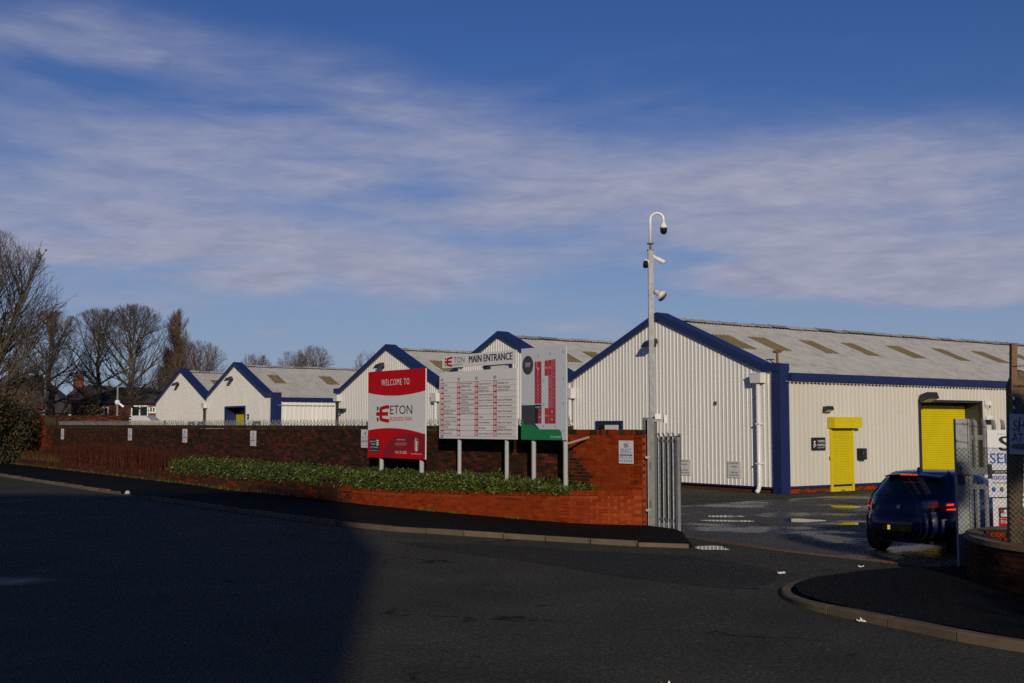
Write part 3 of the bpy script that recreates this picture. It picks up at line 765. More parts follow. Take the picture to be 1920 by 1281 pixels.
mb = MB(); mb.box(W, 13.3 - .4, 13.3 + .4, -.3, -.034, 2.0, 2.3, M_dark); mb.build('louvre', U4)
mb = MB(); mb.box(W, 27.0, 28.0, -.10, -.034, 1.7, 2.42, M_dark); mb.build('window', U3)
# recessed door of the second row
mb = MB(); D2 = .75
mb.quad(W(47.65, 0, 0), W(47.65, D2, 0), W(47.65, D2, 3.42), W(47.65, 0, 3.42), M_blue); mb.quad(W(44.4, 0, 0), W(44.4, D2, 0), W(44.4, D2, 3.42), W(44.4, 0, 3.42), M_blue)
mb.quad(W(44.4, 0, 3.42), W(47.65, 0, 3.42), W(47.65, D2, 3.42), W(44.4, D2, 3.42), M_blue); mb.quad(W(44.4, D2, 3.0), W(47.65, D2, 3.0), W(47.65, D2, 3.42), W(44.4, D2, 3.42), M_blue)
for a0, a1, c0, c1 in ((44.3, 44.42, 0, 3.5), (47.63, 47.75, 0, 3.5), (44.42, 47.63, 3.40, 3.5)): mb.box(W, a0, a1, -.05, .01, c0, c1, M_blue)
mb.build('door_recess', U2)
mb = MB(); slats(mb, lambda a, d, z: W(a, D2 - d, z), 44.41, 47.64, .02, 3.0, .09, .014, M_yellow); mb.build('large_shutter', U2)
mb = MB(); fs_ = lambda a, b, o_: W(43.8 - a, -.04 - o_, 2.75 + b); rg = [(-.2, .2), (.2, .2), (.18, 0), (0, -.22), (-.18, 0)]; mb.add([fs_(a, b, .01) for a, b in rg], [(0, 1, 2, 3, 4)], M_ink); disc(mb, fs_, 0, .05, .08, .08, M_sign_white, .014); mb.build('shield_sign', U2)
mb = MB(); mb.box(W, 30.4, 30.9, -.25, -.034, 3.0, 3.15, M_dark); mb.tube([W(30.7, -.1, 3.1), W(30.5, -.45, 3.0)], .05, 6, M_dark); mb.build('camera_bracket', U3)
# side walls facing the gap between the two rows
mb = MB(); clad(mb, lambda a, d, z: W(40.0 - d, a, z), .50, LEN, .2, lambda x: 3.8, .30, .03, M_white_clad); mb.build('side_cladding', U2)
mb = MB(); mb.box(W, 39.84, 40.1, .51, LEN, 3.70, 3.95, M_blue); mb.build('eaves_fascia', U2)
mb = MB(); mb.box(W, 40.02, 40.3, .5, LEN, 0, .2, DULL[0]); mb.build('side_plinth', U2)
mb = MB(); clad(mb, lambda a, d, z: W(31.75 + d, a, z), .0, LEN, .0, lambda x: 3.9, .30, .03, M_white_clad); mb.build('side_cladding', U3)
mb = MB(); clad(mb, lambda a, d, z: W(61.7 + d, a, z), .0, LEN, .0, lambda x: 3.9, .30, .03, M_white_clad); mb.build('side_cladding', U1)

# ================================================================== BRICK WALLS
def brick_meshes(mats, L_, D_, H_, tag_):
    out = []
    for m in mats:
        mb = MB(); mb.box(world_fn, -L_ / 2, L_ / 2, -D_ / 2, D_ / 2, -H_ / 2, H_ / 2, m)
        me = bpy.data.meshes.new('brick'); me.from_pydata(mb.v, [], mb.f); me.materials.append(m); out.append(me)
    return out
def lay_bricks(items, parent, n_parts, meshes, mats, dims, mass_name='brickwork'):
    """items: (x, y, z, yaw, length scale, material index). The nearest ones are parts, the rest one mass of real bricks."""
    items.sort(key=lambda b: b[0] ** 2 + b[1] ** 2)
    L_, D_, H_ = dims
    for x, y, z, yaw, k_, mi_ in items[:n_parts]:
        piece('brick', meshes[mi_], parent, (x, y, z), yaw, (k_, 1, 1) if k_ != 1 else None)
    rest = items[n_parts:]
    if rest:
        mb = MB()
        for x, y, z, yaw, k_, mi_ in rest:
            c, s_ = math.cos(yaw), math.sin(yaw)
            mb.box(lambda a, b, e: (x + a * c - b * s_, y + a * s_ + b * c, z + e), -L_ * k_ / 2, L_ * k_ / 2, -D_ / 2, D_ / 2, -H_ / 2, H_ / 2, mats[mi_], skip=(0,))
        mb.build(mass_name, parent, kind='stuff')
ALLB = ORANGE + OLD + DULL
BM = brick_meshes(ALLB, .214, .10, .064, 'b')
R1 = random.Random(11)
# --- tall boundary wall
tw = thing('boundary_wall', F(0, 0, 0), 'long tall old brick wall with spiked top behind the planted bed', 'wall')
def wtop(s): return 2.12 if s < 2.35 else 2.19 + .0016 * s
core = MB()
S_END = 42.8
for s0, s1 in ((-.08, 2.35), (2.35, 12), (12, 24), (24, S_END)):
    core.box(lambda a, b, c: F(a, b, c), s0, s1, -.235, -.007, -.1, wtop((s0 + s1) / 2) - .11, M_mortar_o if s1 < 3 else M_mortar_d)
core.build('mortar_core', tw)
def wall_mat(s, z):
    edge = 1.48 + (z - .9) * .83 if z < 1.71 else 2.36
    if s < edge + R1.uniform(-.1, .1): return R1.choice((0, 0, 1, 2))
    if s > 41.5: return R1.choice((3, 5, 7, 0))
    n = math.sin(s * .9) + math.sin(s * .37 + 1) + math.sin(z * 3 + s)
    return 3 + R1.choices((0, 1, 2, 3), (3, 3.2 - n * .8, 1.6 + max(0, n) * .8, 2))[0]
items = []
for c in range(29):
    z = .005 + c * .0745 + .032
    s = -.08 + (.1125 if c % 2 else 0)
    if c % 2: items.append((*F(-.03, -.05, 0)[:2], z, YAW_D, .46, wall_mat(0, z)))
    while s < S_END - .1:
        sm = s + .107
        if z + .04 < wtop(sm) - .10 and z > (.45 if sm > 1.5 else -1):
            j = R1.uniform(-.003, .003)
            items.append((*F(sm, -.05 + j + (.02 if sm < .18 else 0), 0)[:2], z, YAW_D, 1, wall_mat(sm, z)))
        s += .2245
near = [b for b in items if b[2] > .85]; low = [b for b in items if b[2] <= .85]
near.sort(key=lambda b: b[0] ** 2 + b[1] ** 2)
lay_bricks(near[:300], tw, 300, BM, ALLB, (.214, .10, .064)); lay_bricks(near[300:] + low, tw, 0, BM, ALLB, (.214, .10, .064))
cp = MB(); s = -.08
while s < S_END:
    t_ = wtop(s); m = (ORANGE[2] if s < 2.3 and R1.random() < .6 else M_coping)
    cp.box(lambda a, b, c: F(a, b, c), s, s + .066, -.235, .004 + R1.uniform(-.004, .006), t_ - .108, t_ + R1.uniform(-.006, .006), m, skip=(0,)); s += .0755
cp.build('coping', tw, kind='stuff')
# spikes along the wall top
sm_ = MB()
for a, b, h in ((-.12, -.05, .17), (.12, .05, .17), (-.05, .05, .20), (.06, -.05, .19)): sm_.tube([(a * .05, b * .1, 0), (a, b, h)], [.010, .005], 4, M_galv)
sm_.box(world_fn, -.11, .11, -.012, .012, -.004, .006, M_galv)
sme = bpy.data.meshes.new('spike'); sme.from_pydata(sm_.v, [], sm_.f); sme.materials.append(M_galv)
sp = thing('wall_spikes', F(20, -.12, 2.2), 'row of splayed steel anti-climb spikes along the tall wall top', 'spikes')
s = 2.5
while s < 41: piece('spike', sme, sp, F(s, -.12, wtop(s) + .004), YAW_D + R1.uniform(-.3, .3)); s += .225
# end pillar and return wall
pw = thing('brick_pillar', F(44, 0, 0), 'orange brick end block with its higher return wall at the far end', 'wall')
mb = MB(); fr_ = lambda a, b, c: F(a, b, c)
mb.box(fr_, 42.82, 45.3, -.5, .04, -.1, 2.66, M_mortar_d); o_ = Vector(F(42.9, -.3, 0))
ret = lambda a, b, c: (o_.x + RD.x * a + LD.x * b, o_.y + RD.y * a + LD.y * b, c)
mb.box(ret, .2, 3.9, 0, .22, -.1, 2.66, M_mortar_d); mb.build('mortar_core', pw)
mb = MB()
for c in range(35):
    z = .12 + c * .0745; s = 42.84 + (.11 if c % 2 else 0)
    while s < 45.2: mb.box(fr_, s, s + .214, .0, .052, z, z + .064, R1.choice(ORANGE + DULL[:1]), skip=(0,)); s += .2245
    if z > 1.9:
        a = .2 + (.11 if c % 2 else 0)
        while a < 3.8: mb.box(ret, a, a + .214, -.012, .05, z, z + .064, R1.choice(OLD + ORANGE[2:]), skip=(0,)); a += .2245
mb.build('brickwork', pw, kind='stuff')
mb = MB(); mb.box(fr_, 42.78, 45.34, -.54, .08, 2.661, 2.74, M_coping); mb.box(ret, .25, 3.95, -.03, .25, 2.661, 2.74, M_coping); mb.build('coping', pw)

# --- planter wall in front of the bed
pwall = thing('planter_wall', F(4, 1.1, 0), 'low curving orange brick wall holding the hedge along the footway', 'wall')
def pp(s, d=0.0, z=0.0):
    o = interp(PLANT, s); return F(s, o + d, z)
def pyaw(s):
    a = pp(s - .15); b = pp(s + .15); return math.atan2(b[1] - a[1], b[0] - a[0])
def pmat(s, z):
    if s < 10 + R1.uniform(-1, 1): return R1.choices((0, 1, 2), (5, 2, 2.5))[0]
    return R1.choices((2, 7, 8, 3), (1, 3, 3, 1))[0]
items = []; S_P = 49
core = MB(); s = -.06
while s < S_P:
    s1 = s + (.45 if s < 12 else 1.5); g = zg(s)
    a = [pp(s, -.007, g - .05), pp(s1, -.007, g - .05), pp(s1, -.22, g - .05), pp(s, -.22, g - .05), pp(s, -.007, ptop(s) - .112), pp(s1, -.007, ptop(s1) - .112), pp(s1, -.22, ptop(s1) - .112), pp(s, -.22, ptop(s) - .112)]
    core.hexa(a, M_mortar_o if s < 10 else M_mortar_d); s = s1
core.build('mortar_core', pwall)
for c in range(11):
    s = -.06 + (.1125 if c % 2 else 0)
    while s < S_P:
        sm = s + .107; z = zg(sm) + .03 + c * .0745 + .032 - .03
        if z + .03 < ptop(sm) - .10: items.append((*pp(sm, -.05 + R1.uniform(-.003, .003))[:2], z, pyaw(sm), 1, pmat(sm, z)))
        s += .2245
lay_bricks(items, pwall, 300, BM, ALLB, (.214, .10, .064))
cp = MB(); s = -.06
while s < S_P:
    t_ = ptop(s) + R1.uniform(-.004, .004)
    m = ALLB[pmat(s, 1)]; w = .066
    a0, a1, b1, b0 = pp(s, .003 + R1.uniform(-.003, .003)), pp(s + w, .003), pp(s + w, -.22), pp(s, -.22)
    cp.hexa([(a0[0], a0[1], t_ - .106), (a1[0], a1[1], t_ - .106), (b1[0], b1[1], t_ - .106), (b0[0], b0[1], t_ - .106), (a0[0], a0[1], t_), (a1[0], a1[1], t_), (b1[0], b1[1], t_), (b0[0], b0[1], t_)], m, skip=(0,)); s += .0755
cp.build('soldier_course', pwall, kind='stuff')
mb = MB(); mb.box(lambda a, b, c: F(10.2 + a, 1.5 + b, c), 0, .78, -.24, .03, 0, .71, DULL[1]); mb.box(lambda a, b, c: F(10.2 + a, 1.5 + b, c), -.05, .83, -.28, .07, .711, .775, M_coping); mb.build('pier', pwall)
# soil
mb = MB(); ss = [0 + i * 1.0 for i in range(50)]
for a, b in zip(ss, ss[1:]): mb.quad(pp(a, -.21, ptop(a) - .07), pp(b, -.21, ptop(b) - .07), F(b, .0, ptop(b) - .05), F(a, .0, ptop(a) - .05), M_soil)
mb.build('planting_bed', kind='structure')

# --- planting
def leaf_mass(mb, n, sampler, size, mats, rnd, ratio=.34, flat=.5):
    for _ in range(n):
        p, nrm = sampler(rnd)
        d = Vector((rnd.gauss(0, 1), rnd.gauss(0, 1), rnd.gauss(.15, .8))); d = d - nrm * d.dot(nrm) * flat; d.normalize()
        w = d.cross(nrm + Vector((rnd.gauss(0, .5), rnd.gauss(0, .5), rnd.gauss(0, .5))))
        if w.length < 1e-3: continue
        w.normalize(); n2_ = w.cross(d)
        L_ = size * rnd.uniform(.6, 1.35); w *= L_ * ratio; p = Vector(p)
        mid = p + d * L_ * .5 - n2_ * L_ * .08
        mb.add([tuple(p), tuple(mid + w), tuple(p + d * L_), tuple(mid - w)], [(0, 1, 2), (0, 2, 3)], rnd.choice(mats))
def hedge_top(s): return interp([(1.2, .90), (2.6, .96), (6, .97), (12, .95), (18, 1.0), (22.5, 1.08)], s) + .05 * math.sin(s * 2.3) * math.sin(s * .9 + 1)
def hs(r):
    s = 1.3 + (22.5 - 1.3) * r.random()
    if r.random() < .35: s = 1.3 + 8 * r.random()
    po = interp(PLANT, s) - .12; back = .10; t = hedge_top(s); b = ptop(s) - .02
    taper = min(1, (s - 1.0) / 1.2) if s < 2.2 else min(1, (22.7 - s) / .4)
    t = b + (t - b) * max(.25, taper)
    if r.random() < .52:
        o = back + (po - back) * r.random(); k_ = (o - back) / (po - back)
        return F(s, o, t - .12 * k_ ** 3 + r.gauss(0, .035)), (NN * .25 + Vector((0, 0, 1))).normalized()
    z = b + (t - b) * r.random()
    return F(s, po + .10 + r.gauss(0, .05) - .10 * ((z - b) / max(.1, t - b)) ** 2, z), (NN + Vector((0, 0, .35))).normalized()
rh = random.Random(5); M_leaf3 = mat('laurel_leaf_deep', (.016, .026, .003), .42, var=.5, vscale=7, spec=.4)
hg = thing('laurel_hedge', F(12, .8, .6), 'clipped glossy green laurel hedge below the sign boards', 'hedge')
mb = MB(); s = 1.5
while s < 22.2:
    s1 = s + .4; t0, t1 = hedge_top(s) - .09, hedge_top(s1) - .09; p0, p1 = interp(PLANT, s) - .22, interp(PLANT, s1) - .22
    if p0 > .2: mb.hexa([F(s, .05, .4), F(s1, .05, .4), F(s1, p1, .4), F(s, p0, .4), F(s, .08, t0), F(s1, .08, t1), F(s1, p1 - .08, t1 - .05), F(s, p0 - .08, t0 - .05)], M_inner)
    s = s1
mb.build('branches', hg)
mb = MB(); leaf_mass(mb, 30000, hs, .088, [M_leaf, M_leaf, M_leaf3, M_leaf2, M_leaf2], rh, .22); mb.build('foliage', hg)
def shoots(n, rng, rnd, zt): 
    for _ in range(n):
        s = rng[0] + (rng[1] - rng[0]) * rnd.random(); o = .15 + 1.1 * rnd.random(); yield s, o, zt(s) * rnd.uniform(.7, 1.05)
rs = thing('red_stemmed_shrub', F(32, .8, .6), 'red stemmed leafless shrubs in the bed beyond the green hedge', 'shrubs')
mb = MB(); r2 = random.Random(8)
for s, o, t in shoots(5200, (21.9, 41.5), r2, lambda s: interp([(22, .70), (25, .9), (33, 1.0), (38, .8), (41.5, .45)], s)):
    b = Vector(F(s, o, ptop(s) - .06)); top = b + Vector((r2.gauss(0, .10), r2.gauss(0, .10), t)); w = Vector((r2.gauss(0, 1), r2.gauss(0, 1), 0)).normalized() * .011
    mb.add([tuple(b - w), tuple(b + w), tuple(top)], [(0, 1, 2)], M_redstem)
    for q in range(2):
        m_ = b.lerp(top, r2.uniform(.4, .95)); e = m_ + Vector((r2.gauss(0, .09), r2.gauss(0, .09), r2.uniform(.03, .16)))
        mb.add([tuple(m_ - w * .6), tuple(m_ + w * .6), tuple(e)], [(0, 1, 2)], M_redstem)
mb.build('stems', rs)
mb = MB()
for s, o, t in shoots(4200, (36, 48.5), r2, lambda s: .55):
    b = Vector(F(s, o + .1, ptop(s) - .08)); top = b + Vector((r2.gauss(0, .14), r2.gauss(0, .14), t * r2.uniform(.5, 1))); w = Vector((r2.gauss(0, 1), r2.gauss(0, 1), 0)).normalized() * .012
    mb.add([tuple(b - w), tuple(b + w), tuple(top)], [(0, 1, 2)], M_drygrass)
for _ in range(2600):
    s = r2.uniform(13, 48); d = abs(r2.gauss(0, .06)); b = Vector(pp(s, d + .02, zg(s) + .1)); top = b + Vector((r2.gauss(0, .05), r2.gauss(0, .05), r2.uniform(.03, .16))); w = Vector((r2.gauss(0, 1), r2.gauss(0, 1), 0)).normalized() * .014
    mb.add([tuple(b - w), tuple(b + w), tuple(top)], [(0, 1, 2)], r2.choice((M_drygrass, M_leaf)))
for s_c in (4.95, 5.9, 6.1, 2.9):
    for _ in range(60):
        s = s_c + r2.gauss(0, .16); b = Vector(pp(s, .03 + abs(r2.gauss(0, .03)), .1)); top = b + Vector((r2.gauss(0, .05), r2.gauss(0, .05), r2.uniform(.03, .13))); w = Vector((r2.gauss(0, 1), r2.gauss(0, 1), 0)).normalized() * .009
        mb.add([tuple(b - w), tuple(b + w), tuple(top)], [(0, 1, 2)], M_leaf2)
mb.build('grass', kind='stuff', label='dry grass and weeds along the foot of the planter wall')

# ================================================================== SIGN BOARDS
OFFB = .62
def board_fn(s_left):                                   # a: rightwards along the board, b: height, o: out of the face
    return lambda a, b, o=0.0: F(s_left - a, OFFB + o, b)
def post(parent, s, z0, z1, r=.055):
    mb = MB(); mb.lathe(F(s, OFFB - .045 - r, z0), (0, 0, 1), [(0, r), (z1 - z0 - .03, r), (z1 - z0, r * .6)], 14, M_postgrey); return mb.build('post', parent, smooth=False)
def clip(parent, s, zs):
    mb = MB()
    for z in zs: mb.box(lambda a, b, c: F(s - a, OFFB - .04 + b, z + c), -.075, .075, -.02, .012, -.025, .025, M_galv)
    mb.build('bracket', parent)
# welcome board
ws = thing('welcome_sign', F(8.7, OFFB, .5), 'red and white welcome board with a large red letter emblem', 'sign')
f = board_fn(10.14); Wd = 2.88; zb, zt_ = 1.34, 3.70; Hh = zt_ - zb
mb = MB(); mb.box(lambda a, b, c: f(a, c, b), 0, Wd, -.035, 0, zb, zt_, M_sign_white); mb.build('board', ws)
mb = MB()
def band(fn, edge, side, m, off, n=24):
    up = []; dn = []
    for i in range(n + 1):
        a = Wd * i / n; e = edge(i / n)
        up.append(fn(a, side, off)); dn.append(fn(a, e, off))
    mb.add(up + dn, [(i, i + 1, n + 1 + i + 1, n + 1 + i) for i in range(n)], m)
band(f, lambda t: zb + Hh * (.755 - .045 * (1 - (2 * t - 1) ** 2)), zt_, M_sign_red, .003); mb.build('upper_band', ws); mb = MB()
band(f, lambda t: zb + Hh * (.285 + .02 * (1 - t) + .045 * (1 - (2 * t - .9) ** 2)), zb, M_sign_red, .003)
# deeper red emblem sweep in the lower band
pts = [f(Wd * .28, zb + .0, .005)] + [f(Wd * (.28 + .72 * t), zb + Hh * (.04 + .235 * math.sin(min(1, t * 1.6 + .18) * 1.57)), .005) for t in [i / 14 for i in range(15)]] + [f(Wd, zb, .005)]
mb.add(pts, [tuple(range(len(pts)))], M_sign_deepred)
pts = [f(Wd * (.40 + .6 * t), zb + Hh * .085 * math.sin(t * 2.6), .0065) for t in [i / 10 for i in range(11)]]
mb.add(pts + [f(Wd, zb, .0065)], [tuple(range(len(pts) + 1))], M_sign_red)
mb.build('lower_band', ws)
mb = MB()
text(mb, f, 'WELCOME TO', Wd * .49, zb + Hh * .83, .17, M_sign_white, Wd * .49, .007, 'C', space=1.22)
mb.build('heading', ws)
def emblem(fn, a0, b0, w, h, off=.007, reds=M_sign_red, darks=M_ink):
    """the red E with a cross bar and two dark ticks"""
    for k_ in (0, 1):
        n = 10; up = []; dn = []
        for i in range(n + 1):
            t = i / n; a = a0 + w * (.25 + .75 * t)
            c_ = .135 * (1 - t) ** 2.2
            if k_ == 0: up.append(fn(a, b0 + h * (1 - c_), off)); dn.append(fn(a, b0 + h * (.80 - c_ * 1.0), off))
            else: up.append(fn(a, b0 + h * (.20 + c_), off)); dn.append(fn(a, b0 + h * (c_), off))
        mb.add(up + dn, [(i, i + 1, n + 2 + i, n + 1 + i) for i in range(n)], reds)
    rect(mb, fn, a0 + w * .25, a0 + w * .47, b0 + h * .13, b0 + h * .87, reds, off + .001)
    rect(mb, fn, a0, a0 + w * .92, b0 + h * .395, b0 + h * .605, reds, off + .002)
    for z0_, z1_ in ((.08, .29), (.71, .92)): rect(mb, fn, a0 + w * .05, a0 + w * .17, b0 + h * z0_, b0 + h * z1_, darks, off)
mb = MB(); emblem(f, Wd * .155, zb + Hh * .405, Wd * .235, Hh * .20); mb.build('emblem', ws)
mb = MB(); text(mb, f, 'ETON', Wd * .405, zb + Hh * .50, .235, M_ink, Wd * .38, 0)
text(mb, f, 'BUSINESS PARK', Wd * .405, zb + Hh * .425, .105, M_inkred, Wd * .385, 0); mb.build('name_lettering', ws)
mb = MB(); rect(mb, f, Wd * .04, Wd * .215, zb + Hh * .06, zb + Hh * .215, M_ink, .008)
text(mb, f, 'pearson', Wd * .05, zb + Hh * .178, .055, M_sign_white, Wd * .10, .008, off=.011); text(mb, f, 'ferrier', Wd * .07, zb + Hh * .145, .055, M_sign_white, Wd * .08, .008, off=.011)
for i in range(3): rect(mb, f, Wd * .165, Wd * .205, zb + Hh * (.14 + i * .024), zb + Hh * (.157 + i * .024), M_sign_white, .011)
text(mb, f, '0161 764 4440', Wd * .06, zb + Hh * .108, .05, M_sign_white, Wd * .13, .006, off=.011); text(mb, f, 'www.pearsonferrier.co.uk', Wd * .045, zb + Hh * .075, .03, M_sign_white, Wd * .16, .004, off=.011); mb.build('agent_panel', ws)
mb = MB(); text(mb, f, 'FOR ENQUIRIES CALL', Wd * .60, zb + Hh * .205, .03, M_sign_white, Wd * .15, .002, 'C', .010)
text(mb, f, 'HAMILTON HEATH', Wd * .60, zb + Hh * .145, .085, mat('ink_pale_red', (.45, .22, .24), .4), Wd * .19, 0, 'C', .010); text(mb, f, 'PROPERTY', Wd * .60, zb + Hh * .115, .04, M_inkred, Wd * .11, 0, 'C', .010)
text(mb, f, '0161.761.0022', Wd * .60, zb + Hh * .055, .075, M_sign_white, Wd * .20, .006, 'C', .010)
text(mb, f, 'www.hamiltonheath.com', Wd * .86, zb + Hh * .052, .035, M_sign_white, Wd * .19, .003, 'C', .010); mb.build('contact_lettering', ws, kind='stuff')
mb = MB(); disc(mb, f, Wd * .86, zb + Hh * .155, .105, .17, M_sign_white, .010, 24, .93); rect(mb, f, Wd * .845, Wd * .875, zb + Hh * .085, zb + Hh * .20, M_sign_white, .010); rect(mb, f, Wd * .843, Wd * .85, zb + Hh * .19, zb + Hh * .235, M_sign_white, .0105); mb.build('oval_emblem', ws)
for s in (9.58, 7.58): post(ws, s, .5, 3.4, .062)
# directory board
ds = thing('directory_sign', F(5, OFFB, .5), 'white tenant directory board headed MAIN ENTRANCE, with red number columns', 'sign')
f = board_fn(6.50)
mb = MB(); mb.box(lambda a, b, c: f(a, c, b), 0, 3.04, -.03, 0, 3.66, 3.97, M_sign_white); mb.build('header_board', ds)
f2 = board_fn(6.62); W2 = 3.19; zb, zt_ = 1.89, 3.555
mb = MB(); mb.box(lambda a, b, c: f2(a, c, b), 0, W2, -.03, 0, zb, zt_, M_sign_white); mb.build('panel', ds)
mb = MB()
text(mb, f, 'TON', .52, 3.775, .145, M_inkgrey, .46, 0); text(mb, f, 'BUSINESS PARK', .50, 3.71, .035, M_galv, .42, 0); text(mb, f, 'MAIN ENTRANCE', 1.17, 3.755, .17, M_ink, 1.74, .03)
mb.build('header_lettering', ds); mb = MB(); emblem(f, .12, 3.69, .34, .245); mb.build('emblem', ds)
mb = MB()
colx = [.055, .785, 1.53, 2.285]; cw = .135; top = zb + 1.40; rowh = 1.335 / 10
names = [['JTB', 'JTB', 'Autowise', 'Spindrift', 'BTG Ltd', 'Skylight Systems|Rentals Ltd', 'Luna Performance', 'Complete Location|Lettings', 'Power|Fire Protection Ltd', 'Export Bury'],
         ['Home Plumbing &|Heating Ltd', 'Tappers Locker', 'Tappers & Pointers|Dancewear', 'Tappers & Pointers|Dancewear', 'Unaltered Brewery|Racing Way', 'Garage Doors|Design and Frames', '', '', '', ''],
         ['Empire Food Ltd', 'Empire Food|Supplies Ltd', 'Empire Food Supplies', 'Empire Food Supplies', 'Empire Poultry Ltd', '', 'Jumpy', 'Point Property', 'UK Group', 'Interior Clearance Ltd'],
         ['Castellan Ltd', 'Modern Plumbing|Solutions Ltd', '', 'Buyers & Wholesale', 'Refrigerant Motor Company Ltd', 'Refrigerant Motor Company Ltd', 'Refrigerant Motor Company Ltd', 'Refrigerant Motor Company Ltd', 'Automotive|Special Interests', 'Heather Lane Workshop']]
for ci, x in enumerate(colx):
    nc = MB(); rect(nc, f2, x, x + cw, top - rowh * 10, top, M_inkred, .003); nc.build('number_column', ds)
    text(mb, f2, 'UNIT', x + cw / 2, top + .035, .075, M_ink, .115, .01, 'C')
    for i in range(11):
        y = top - rowh * i; rect(mb, f2, x + cw, (colx[ci + 1] if ci < 3 else W2 - .03), y - .003, y + .003, M_inkred, .003)
    for i in range(10):
        y = top - rowh * (i + .5)
        rect(mb, f2, x + .022, x + .07, y - .05, y + .05, M_sign_white, .005); disc(mb, f2, x + .07, y, .05, .05, M_sign_white, .005, 10, 0, -90, 90)
        n_ = ci * 10 + i + 1
        if not (ci == 1 and i > 5): text(mb, f2, str(n_), x + .068, y - .03, .06, M_inkred, .035 if n_ < 10 else .065, .006, 'C', .007)
        ls = names[ci][i].split('|')
        for q, l in enumerate(ls):
            if l: text(mb, f2, l, x + cw + .035, y - .022 + (.03 - .06 * q if len(ls) == 2 else 0), .045, M_ink, min(.56, .030 * len(l) + .03), .004)
rect(mb, f2, .06, .17, zb + .015, zb + .05, M_inkblue, .003)
mb.build('lettering', ds, kind='stuff')
for s in (5.86, 3.93): post(ds, s, .5, 3.86, .05)
# map board
ms = thing('site_map_sign', F(2.4, OFFB, .5), 'pale site map board with red unit blocks and a green foot', 'sign')
f = board_fn(3.26); W3 = 1.60; zb, zt_ = 1.89, 3.985; H3 = zt_ - zb
mb = MB(); mb.box(lambda a, b, c: f(a, c, b), 0, W3, -.03, 0, zb, zt_, mat('sign_pale', (.50, .515, .54), .35)); mb.build('board', ms)
mb = MB(); g = lambda u, v: (W3 * u, zb + H3 * v)
def R_(u0, u1, v0, v1, m, off=.004): rect(mb, f, W3 * u0, W3 * u1, zb + H3 * v0, zb + H3 * v1, m, off)
# 674 x 1281 px crop: board spans x 50-620, y 60-1240
def U_(x): return (x - 52) / 568
def V_(y): return (1240 - y) / 1170
def B_(x0, y0, x1, y1, m, off=.004): R_(U_(x0), U_(x1), V_(y1), V_(y0), m, off)
tcm = MB(); disc(tcm, f, W3 * U_(140), zb + H3 * V_(288), W3 * .125, H3 * .104, M_charcoal, .004, 28); tcm.build('turning_circle', ms)
text(mb, f, 'TURNING', W3 * U_(140), zb + H3 * V_(282), .05, M_sign_white, .21, .006, 'C', .007); text(mb, f, 'CIRCLE', W3 * U_(140), zb + H3 * V_(312), .05, M_sign_white, .17, .006, 'C', .007)
blocks = [(230, 250, 316, 442)] + [(230, 444 + i * 49, 316, 490 + i * 49) for i in range(7)] + [(358, 244, 400, 436), (403, 240, 446, 434)] + [(449, 236 + i * 50, 493, 283 + i * 50) for i in range(4)]
blocks += [(404, 438 + i * 50.5, 446, 485 + i * 50.5) for i in range(8)] + [(449, 436 + i * 50.5, 493, 484 + i * 50.5) for i in range(8)] + [(358, 843, 402, 1036), (404, 841, 493, 938), (404, 941, 493, 1036), (272, 885, 316, 1036), (276, 850, 312, 880)]
for b in blocks:
    keep = mb; mb = MB(); B_(*b, M_pinkred, .005); mb.build('unit_block', ms); mb = keep
B_(255, 250, 258, 325, M_sign_white, .007); B_(270, 325, 273, 440, M_sign_white, .007); B_(248, 323, 273, 326, M_sign_white, .007)
nums = ['27', '26', '25', '24', '23', '22', '21', '18', '17']
for i, b in enumerate(blocks):
    h_ = .035 if b[3] - b[1] < 90 else .05
    text(mb, f, str((i * 7) % 39 + 1) if i else '28', W3 * U_((b[0] + b[2]) / 2), zb + H3 * V_((b[1] + b[3]) / 2 + 9), h_, M_sign_white, None, .004, 'C', .008)
keep = mb; mb = MB(); B_(56, 800, 232, 1055, M_charcoal); mb.build('yard_block', ms); mb = MB(); B_(232, 795, 316, 1036, M_ink, .0045); mb.build('academy_block', ms); mb = keep
text(mb, f, 'ACADEMY', W3 * U_(273), zb + H3 * V_(840), .04, M_sign_white, .20, .005, 'C', .007)
pts = [(52, 1238), (52, 975), (80, 975), (90, 1050), (215, 1050), (290, 1108), (530, 1108), (550, 1120), (562, 1140), (575, 1238)]
keep = mb; mb = MB(); mb.add([f(W3 * U_(x), zb + H3 * V_(y), .006) for x, y in pts], [tuple(range(len(pts)))], M_green); mb.build('green_area', ms); mb = keep
pts = [(200, 1048), (232, 1036), (290, 1106), (270, 1104)]; mb.add([f(W3 * U_(x), zb + H3 * V_(y), .0065) for x, y in pts], [(0, 1, 2, 3)], M_charcoal)
text(mb, f, 'YOU ARE HERE', W3 * U_(492), zb + H3 * V_(1215), .045, M_sign_white, .37, .006, 'C', .009)
for x, y in ((275, 175), (425, 162), (586, 150), (343, 496), (586, 483), (340, 796), (586, 790), (340, 1070), (483, 1070), (586, 1125)): disc(mb, f, W3 * U_(x), zb + H3 * V_(y), .030, .034, M_inkcyan, .005, 14, .66)
mb.build('map_lettering', ms, kind='stuff')
for s in (2.92, 1.80): post(ms, s, .4, 3.7, .052)
mb = MB(); mb.tube([F(1.80, OFFB - .1, 1.80), F(1.62, -.01, 1.95)], .028, 8, mat('brace_metal', (.26, .20, .15), .6)); mb.build('brace', ms)
